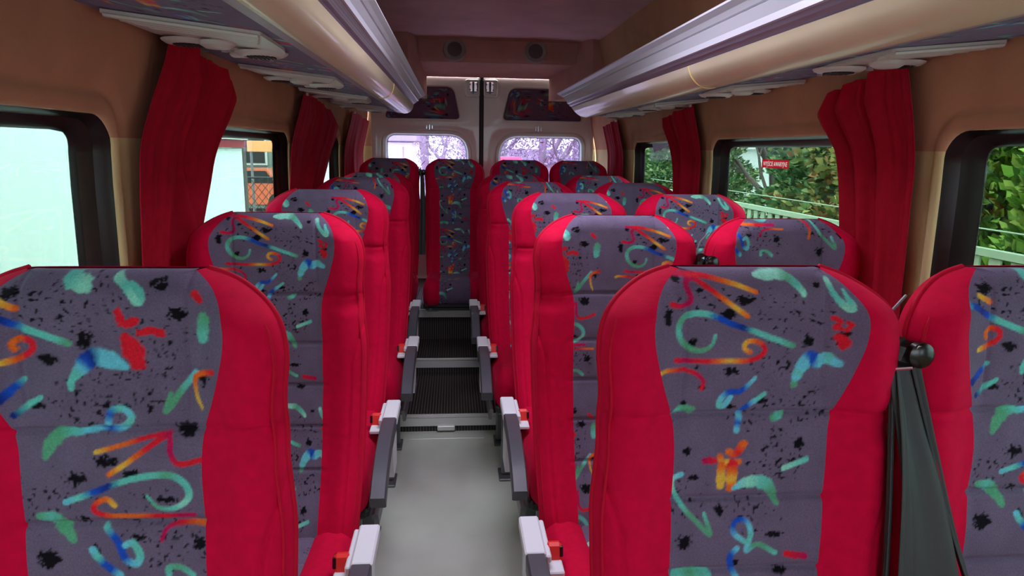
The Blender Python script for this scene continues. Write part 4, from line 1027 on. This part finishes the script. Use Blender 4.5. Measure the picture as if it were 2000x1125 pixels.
nt_.links.new(at_.outputs['Color'], tr_.inputs[0]); nt_.links.new(at_.outputs['Color'], pb_.inputs['Base Color']); nt_.links.new(pb_.outputs[0], mx_.inputs[1]); nt_.links.new(tr_.outputs[0], mx_.inputs[2]); nt_.links.new(mx_.outputs[0], nt_.nodes['Material Output'].inputs[0])
st = mesh('exit_sticker', np.stack([np.zeros(gx.size), -gx.ravel(), gz.ravel()], 1), grid_faces(nz_, nx_), ms, None, False, cc); st.location = (float(wx(1, 1.31)) + .0462, 2.45, 1.315)
tag(st, 'small red sticker with white lettering on the second right window', 'sticker')
pp = MB().add([(0, 0, 0), (0, -.30, .004), (0, -.30, -.012), (0, -.05, -.046), (.001, 0, 0), (.001, -.30, .004), (.001, -.30, -.012), (.001, -.05, -.046)], [(0, 1, 2, 3), (7, 6, 5, 4), (0, 4, 5, 1), (1, 5, 6, 2), (2, 6, 7, 3), (3, 7, 4, 0)]).build('reflection_slip', mat('pale_reflection', (190, 196, 225), .7), smooth=False)  # blue-white reflection on the glass, put in as a thin coloured slip
pp.location = (float(wx(1, 1.38)) + .006, 3.88, 1.395); tag(pp, 'thin pale slip imitating a reflection at the top of the farthest right window', 'painted reflection')

# ------------------------------------------------------------------ outside
GZ = -.62
g = MB().box((0, 10, GZ - .05), (120, 120, .1)).build('ground', M['ground'], smooth=False); tag(g, kind='structure')
M['wallpaint'] = mat('pale_wall_paint', (224, 238, 233), .9, var=(3, .03)); M['fascia'] = mat('red_fascia', (150, 22, 36), .5)
b = empty('garage_building', (-3.4, 2.0, GZ)); tag(b, 'pale blue-green building wall filling the nearest left window', 'building')
MB().box((-.6, -.5, 1.9), (2, 12, 3.8)).build('wall', M['wallpaint'], b); MB().box((-.6, -.5, 3.86), (2.3, 12.3, .12)).build('roof', M['fascia'], b)
b = empty('low_shed', (-3.0, 9.0, GZ)); tag(b, 'low pale shed with a red roof edge seen through the second left window', 'building')
MB().box((-1.0, -.05, .965), (2.0, 2.5, 1.93)).build('wall', M['wallpaint'], b); MB().box((-1.0, -.05, 1.995), (2.1, 2.56, .10)).build('roof_edge', M['fascia'], b)
MB().box((-1.0, -.05, 2.06), (2.16, 2.6, .02)).build('coping', M['white_plastic'], b)
tag(MB().box((-3.16, 10.6, .35), (.16, .16, 1.95), bev=.01).build('gate_post', mat('dark_timber', (86, 80, 76), .8), smooth=False), 'dark post standing at the end of the low pale shed', 'post')
b = empty('grey_building', (-8.5, 26, GZ)); tag(b, 'grey-green building behind the lattice fence at the left', 'building')
MB().box((0, 0, 2.6), (7, 5, 5.2)).build('wall', mat('grey_green_render', (128, 138, 128), .9, var=(1.2, .15)), b)
for x in (-1.6, .2, 2.0):
    f_ = MB().box((x, -2.53, 1.9), (.8, .08, 1.1)).build('window_frame', M['white_plastic'], b); MB().box((x, -2.58, 1.9), (.66, .03, .96)).build('pane', M['rubber'], f_)
sg = empty('sign_board', (-4.15, 16, GZ)); tag(sg, 'orange sign board above the lattice fence at the left', 'sign')
MB().box((0, 0, 1.96), (.86, .08, .24), bev=.01).build('panel', mat('sign_orange', (240, 160, 100), .5), sg)
MB().tube([(-.36, .02, 0), (-.36, .02, 2.0)], .03, 8).build('pole', M['frame_metal'], sg); MB().tube([(.36, .02, 0), (.36, .02, 2.0)], .03, 8).build('pole', M['frame_metal'], sg)
fe = empty('lattice_fence', (-3.9, 13, GZ)); tag(fe, 'dark wire lattice fence behind the low pale shed', 'fence')
mb = MB(); W_, H_ = 2.6, 1.40
for k in range(-9, 22):
    x0 = -1.3 + k * .13
    for sgn in (1, -1):
        a0 = x0 if sgn > 0 else x0; P0 = (a0, 0, 0); P1 = (a0 + sgn * H_ * .8, 0, H_)
        # clip to the panel
        def cl(P0, P1):
            d = P1[0] - P0[0]; t0, t1 = 0, 1
            ta = (-1.3 - P0[0]) / d; tb = (1.3 - P0[0]) / d; lo, hi = min(ta, tb), max(ta, tb); t0, t1 = max(0, lo), min(1, hi)
            return None if t0 >= t1 else ((P0[0] + d * t0, 0, H_ * t0), (P0[0] + d * t1, 0, H_ * t1))
        q = cl(P0, P1)
        if q: mb.tube(q, .006, 5)
mb.build('mesh_panel', M['rubber'], fe)
for x in (-1.3, 1.3): MB().tube([(x, 0, 0), (x, 0, 1.5)], .03, 8).build('post', M['rubber'], fe)
for z in (.05, 1.40): MB().tube([(-1.3, 0, z), (1.3, 0, z)], .018, 8).build('rail', M['rubber'], fe)
cr = empty('parked_car', (-6.0, 22.0, GZ)); tag(cr, 'orange-red car parked behind the lattice fence', 'car')
MB().prism([(-1.2, .25), (1.2, .25), (1.25, .75), (.75, .85), (.45, 1.3), (-.6, 1.3), (-.95, .85), (-1.25, .75)], -.8, .8, 'y').build('body', mat('car_orange', (214, 92, 50), .3, coat=.5), cr, auto=20)
MB().prism([(.40, .88), (.68, .88), (.42, 1.24), (-.55, 1.24), (-.86, .88)], -.81, .81, 'y').build('window', M['rubber'], cr)
for x in (-.75, .75): MB().disk((x, -.82, .30), .30, .18, 'y', 20).build('wheel', M['black'], cr)

# foliage
def mat_leaf(name, rough=.7):
    m = bpy.data.materials.new(name); m.use_nodes = True; nt = m.node_tree; b = nt.nodes['Principled BSDF']; b.inputs['Roughness'].default_value = rough
    a = nt.nodes.new('ShaderNodeAttribute'); a.attribute_name = 'pattern'; nt.links.new(a.outputs['Color'], b.inputs['Base Color']); b.inputs['Specular IOR Level'].default_value = .2
    return m
M['leaf'] = mat_leaf('leaves'); M['bark'] = mat('bark', (92, 80, 74), .9, var=(12, .2)); M['bark_pale'] = mat('bark_pale', (150, 132, 146), .9, var=(6, .2))
def foliage(name, parent, fn, N, size, cols, up=.5, seed=0):
    rg = np.random.default_rng(seed); P, Nn = fn(rg, N); N = len(P)
    d = Nn + rg.normal(0, .5, (N, 3)); d[:, 2] += up; d /= np.linalg.norm(d, axis=1)[:, None]
    r = rg.normal(0, 1, (N, 3)); a = np.cross(d, r); a /= np.linalg.norm(a, axis=1)[:, None]; s = size * rg.uniform(.6, 1.4, N)[:, None]
    nrm = np.cross(a, d)
    V = np.stack([P - a * s * .12, P + d * s * .5 - a * s * .30 + nrm * s * .06, P + d * s + nrm * s * -.05, P + d * s * .5 + a * s * .30 + nrm * s * .06, P + a * s * .12], 1).reshape(-1, 3)
    F_ = (np.arange(N)[:, None] * 5 + np.array([0, 1, 2, 2])[None, :]); i = np.arange(N)[:, None] * 5
    F4 = np.concatenate([i + np.array([0, 1, 2, 3]), ], 0)
    K = np.array([s2l(c) for c in cols]); c = K[rg.integers(0, len(K), N)] * rg.uniform(.75, 1.25, (N, 1)); C = np.concatenate([np.repeat(c, 5, 0), np.ones((N * 5, 1))], 1)
    return mesh(name, V, F4, M['leaf'], parent, False, C)
def crown_cone(h, r, z0=.1, lump=.22):
    def fn(rg, N):
        t = rg.random(N) ** 1.15; th = rg.random(N) * 2 * PI; lay = 1 + lump * np.sin(t * 38 + 2 * np.sin(th * 3)) * .5 + lump * .5 * np.sin(th * 7 + t * 20)
        rad = r * (1 - t) ** .7 * lay * (1 - .35 * rg.random(N) ** 2.2); P = np.stack([rad * np.cos(th), rad * np.sin(th), z0 + t * h], 1)
        return P, np.stack([np.cos(th), np.sin(th), np.full(N, .15)], 1)
    return fn
def tree_thing(name, loc, label, group, fn, N, size, cols, trunk_h, seed, up=.5, tr=.07):
    r = empty(name, loc); tag(r, label, 'tree', group); foliage('crown', r, fn, N, size, cols, up, seed)
    MB().tube([(0, 0, 0), (.02, .01, trunk_h * .5), (0, 0, trunk_h)], [tr, tr * .8, tr * .3], 8).build('trunk', M['bark'], r)
TH_ = [(96, 134, 44), (124, 158, 62), (70, 108, 38), (150, 172, 80)]; CO_ = [(78, 114, 70), (104, 136, 84), (66, 96, 64), (134, 150, 100)]; BR_ = [(130, 136, 70), (136, 98, 60), (96, 120, 66), (160, 150, 88)]
for i, (x, y, h, r, c, lb) in enumerate(((4.55, 4.15, 3.6, .95, TH_, 'bright green thuja filling the nearest right window, nearer one'), (4.7, 5.5, 3.7, .95, TH_, 'bright green thuja filling the nearest right window, farther one'), (4.6, 2.7, 3.4, .9, TH_, 'bright green thuja at the outer edge of the nearest right window'))):
    tree_thing('thuja', (x, y, GZ), lb, 'thuja hedge trees', crown_cone(h, r, .05, .3), 26000, .10, c, h * .8, 20 + i, .7)
for i, (x, y, h, r, c, lb) in enumerate(((4.9, 6.8, 3.7, 1.1, BR_, 'brown-tinged conifer behind the right side of the stickered window'), (5.2, 8.1, 3.9, 1.1, BR_ + CO_, 'olive conifer in the middle of the stickered window'), (5.6, 9.7, 3.6, 1.15, CO_, 'dark green conifer below the red sticker'),
                                             (5.6, 16.0, 3.6, 1.6, CO_, 'green conifer in the farthest right window, nearer one'), (6.0, 19.2, 4.2, 1.9, CO_, 'green conifer in the farthest right window, farther one'))):
    tree_thing('conifer', (x, y, GZ), lb, 'conifers along the right side', crown_cone(h, r, .1, .5), 24000, .10, c, h * .85, 40 + i, .2)
# railing
rl = empty('metal_railing', (3.2, 6.5, GZ)); tag(rl, 'pale green metal railing in front of the trees on the right', 'railing')
mp = mat('pale_green_paint', (150, 168, 140), .6)
MB().box((0, 0, 1.41), (.05, 11.6, .045)).build('top_rail', mp, rl); MB().box((0, 0, .35), (.04, 11.6, .04)).build('bottom_rail', mp, rl)
MB().tube([(.35, -5.8, 1.50), (.35, 5.8, 1.50)], .006, 6).build('wire', mp, rl)
k = 0
for q in np.arange(-5.7, 5.8, .165):
    MB().box((.0, q, .87), (.012, .09, 1.02)).build('picket', mp, rl)
tag(MB().box((11.6, 25.5, .5), (4, 5, 2.1)).add([(9.4, 22.8, 1.5), (13.8, 22.8, 1.5), (13.8, 28.2, 1.5), (9.4, 28.2, 1.5), (11.6, 22.8, 2.1), (11.6, 28.2, 2.1)], [(0, 1, 4), (2, 3, 5), (0, 4, 5, 3), (1, 2, 5, 4), (0, 3, 2, 1)]).build('far_shed', mat('pale_shed', (196, 200, 196), .8), smooth=False), 'pale low shed far behind the trees on the right', 'building')

# bare trees
def bare(name, loc, label, h, seed, m, group, spread=.9, depth=6):
    rd = random.Random(seed); mb = MB()
    def br(p, d, L, r, k):
        n = 3; pts = [p]; q = Vector(p); dd = Vector(d)
        for i in range(n):
            dd = (dd + Vector((rd.uniform(-.16, .16), rd.uniform(-.16, .16), rd.uniform(-.04, .12)))).normalized(); q = q + dd * L / n; pts.append(tuple(q))
        mb.tube(pts, [r, r * .85, r * .72, r * .6], 5 if k < 3 else 3, cap=False)
        if k < depth:
            for j in range(3 if k > 0 else 4):
                t = rd.uniform(.45, 1.0); s = Vector(pts[min(n, max(1, int(t * n + .5)))]); a = Vector((rd.uniform(-1, 1), rd.uniform(-1, 1), rd.uniform(-.1, .9))).normalized()
                br(tuple(s), (dd + a * spread).normalized(), L * rd.uniform(.55, .78), r * .55, k + 1)
    br((0, 0, 0), (0, 0, 1), h * .32, h * .022, 0)
    o = mb.build(name, m, None, auto=None, fix=False); o.location = loc; tag(o, label, 'tree', group)
    def fn(rg, N):
        d = rg.normal(0, 1, (N, 3)); d /= np.linalg.norm(d, axis=1)[:, None]; r = rg.random(N)[:, None] ** .45
        return d * r * np.array([1.9, 1.6, h * .30]) + np.array([0, 0, h * .42]), d
    if m is M['bark_pale']: foliage('twigs', o, fn, 6500, .075, [(168, 152, 172), (146, 130, 152), (184, 168, 188), (156, 138, 154)], .3, seed)
    return o
GB = 'bare winter trees behind the van'
bare('bare_tree', (-.55, 19, GZ), 'bare tree just right of the pale house behind the van', 7.5, 1, M['bark_pale'], GB)
bare('bare_tree', (.25, 21, GZ), 'bare tree at the right edge of the left rear window', 8, 2, M['bark_pale'], GB)
bare('bare_tree', (1.5, 22, GZ), 'bare tree at the left of the right rear window', 7.5, 3, M['bark_pale'], GB)
bare('bare_tree', (2.7, 20, GZ), 'bare tree in the middle of the right rear window', 7, 4, M['bark_pale'], GB)
bare('bare_tree', (3.9, 23, GZ), 'bare tree at the right edge of the right rear window', 8, 5, M['bark_pale'], GB)
bare('bare_tree', (.7, 27, GZ), 'farthest bare tree behind the door seam', 9, 6, M['bark_pale'], GB, depth=6)
bare('bare_tree', (8.3, 17.3, GZ), 'bare tree at the left edge of the stickered window', 7, 7, M['bark'], 'bare trees on the right')
bare('bare_tree', (7.0, 14.0, GZ), 'bare tree left of the red sticker', 6.5, 8, M['bark'], 'bare trees on the right')
h_ = empty('pale_house', (-1.95, 16, GZ)); tag(h_, 'pale house with a grey roof edge in the left rear window', 'building')
MB().box((0, 1, 1.05), (2.0, 2, 2.1)).build('wall', mat('house_render', (232, 222, 230), .9), h_)
MB().box((.02, .96, 2.20), (2.2, 2.3, .17), bev=.02).build('roof', mat('roof_sheet', (150, 138, 150), .7), h_)
MB().box((.80, -.02, 1.0), (.03, .03, 2.0)).build('downpipe', M['slot'], h_); MB().box((.42, -.01, 1.55), (.10, .04, .5)).build('window', M['slot'], h_)
h_ = empty('brown_house', (3.4, 30, GZ)); tag(h_, 'brownish house behind the bare trees in the right rear window', 'building')
MB().box((0, 0, .75), (3.2, 2, 1.5)).build('wall', mat('brown_render', (150, 120, 130), .9), h_)
MB().add([(-1.8, -1.2, 1.5), (1.8, -1.2, 1.5), (1.8, 1.2, 1.5), (-1.8, 1.2, 1.5), (-1.2, 0, 2.02), (1.2, 0, 2.02)], [(0, 1, 5, 4), (1, 2, 5), (2, 3, 4, 5), (3, 0, 4), (0, 3, 2, 1)]).build('roof', mat('dark_roof', (96, 78, 92), .8), h_, smooth=False)
c_ = empty('red_van', (1.25, 16.5, GZ)); tag(c_, 'pink-red vehicle at the left edge of the right rear window', 'car')
MB().prism([(-.45, .25), (.45, .25), (.45, 1.15), (.34, 1.80), (-.34, 1.80), (-.45, 1.15)], 0, 2.2, 'y').build('body', mat('vehicle_red', (205, 70, 100), .3, coat=.5), c_, auto=20)
MB().box((0, -.01, 1.42), (.62, .02, .45)).build('window', M['slot'], c_); MB().box((0, -.02, .85), (.8, .03, .4)).build('bumper', M['white_plastic'], c_)
for x in (-.35, .35): MB().disk((x, .3, .28), .28, .3, 'x', 16).build('wheel', M['black'], c_)
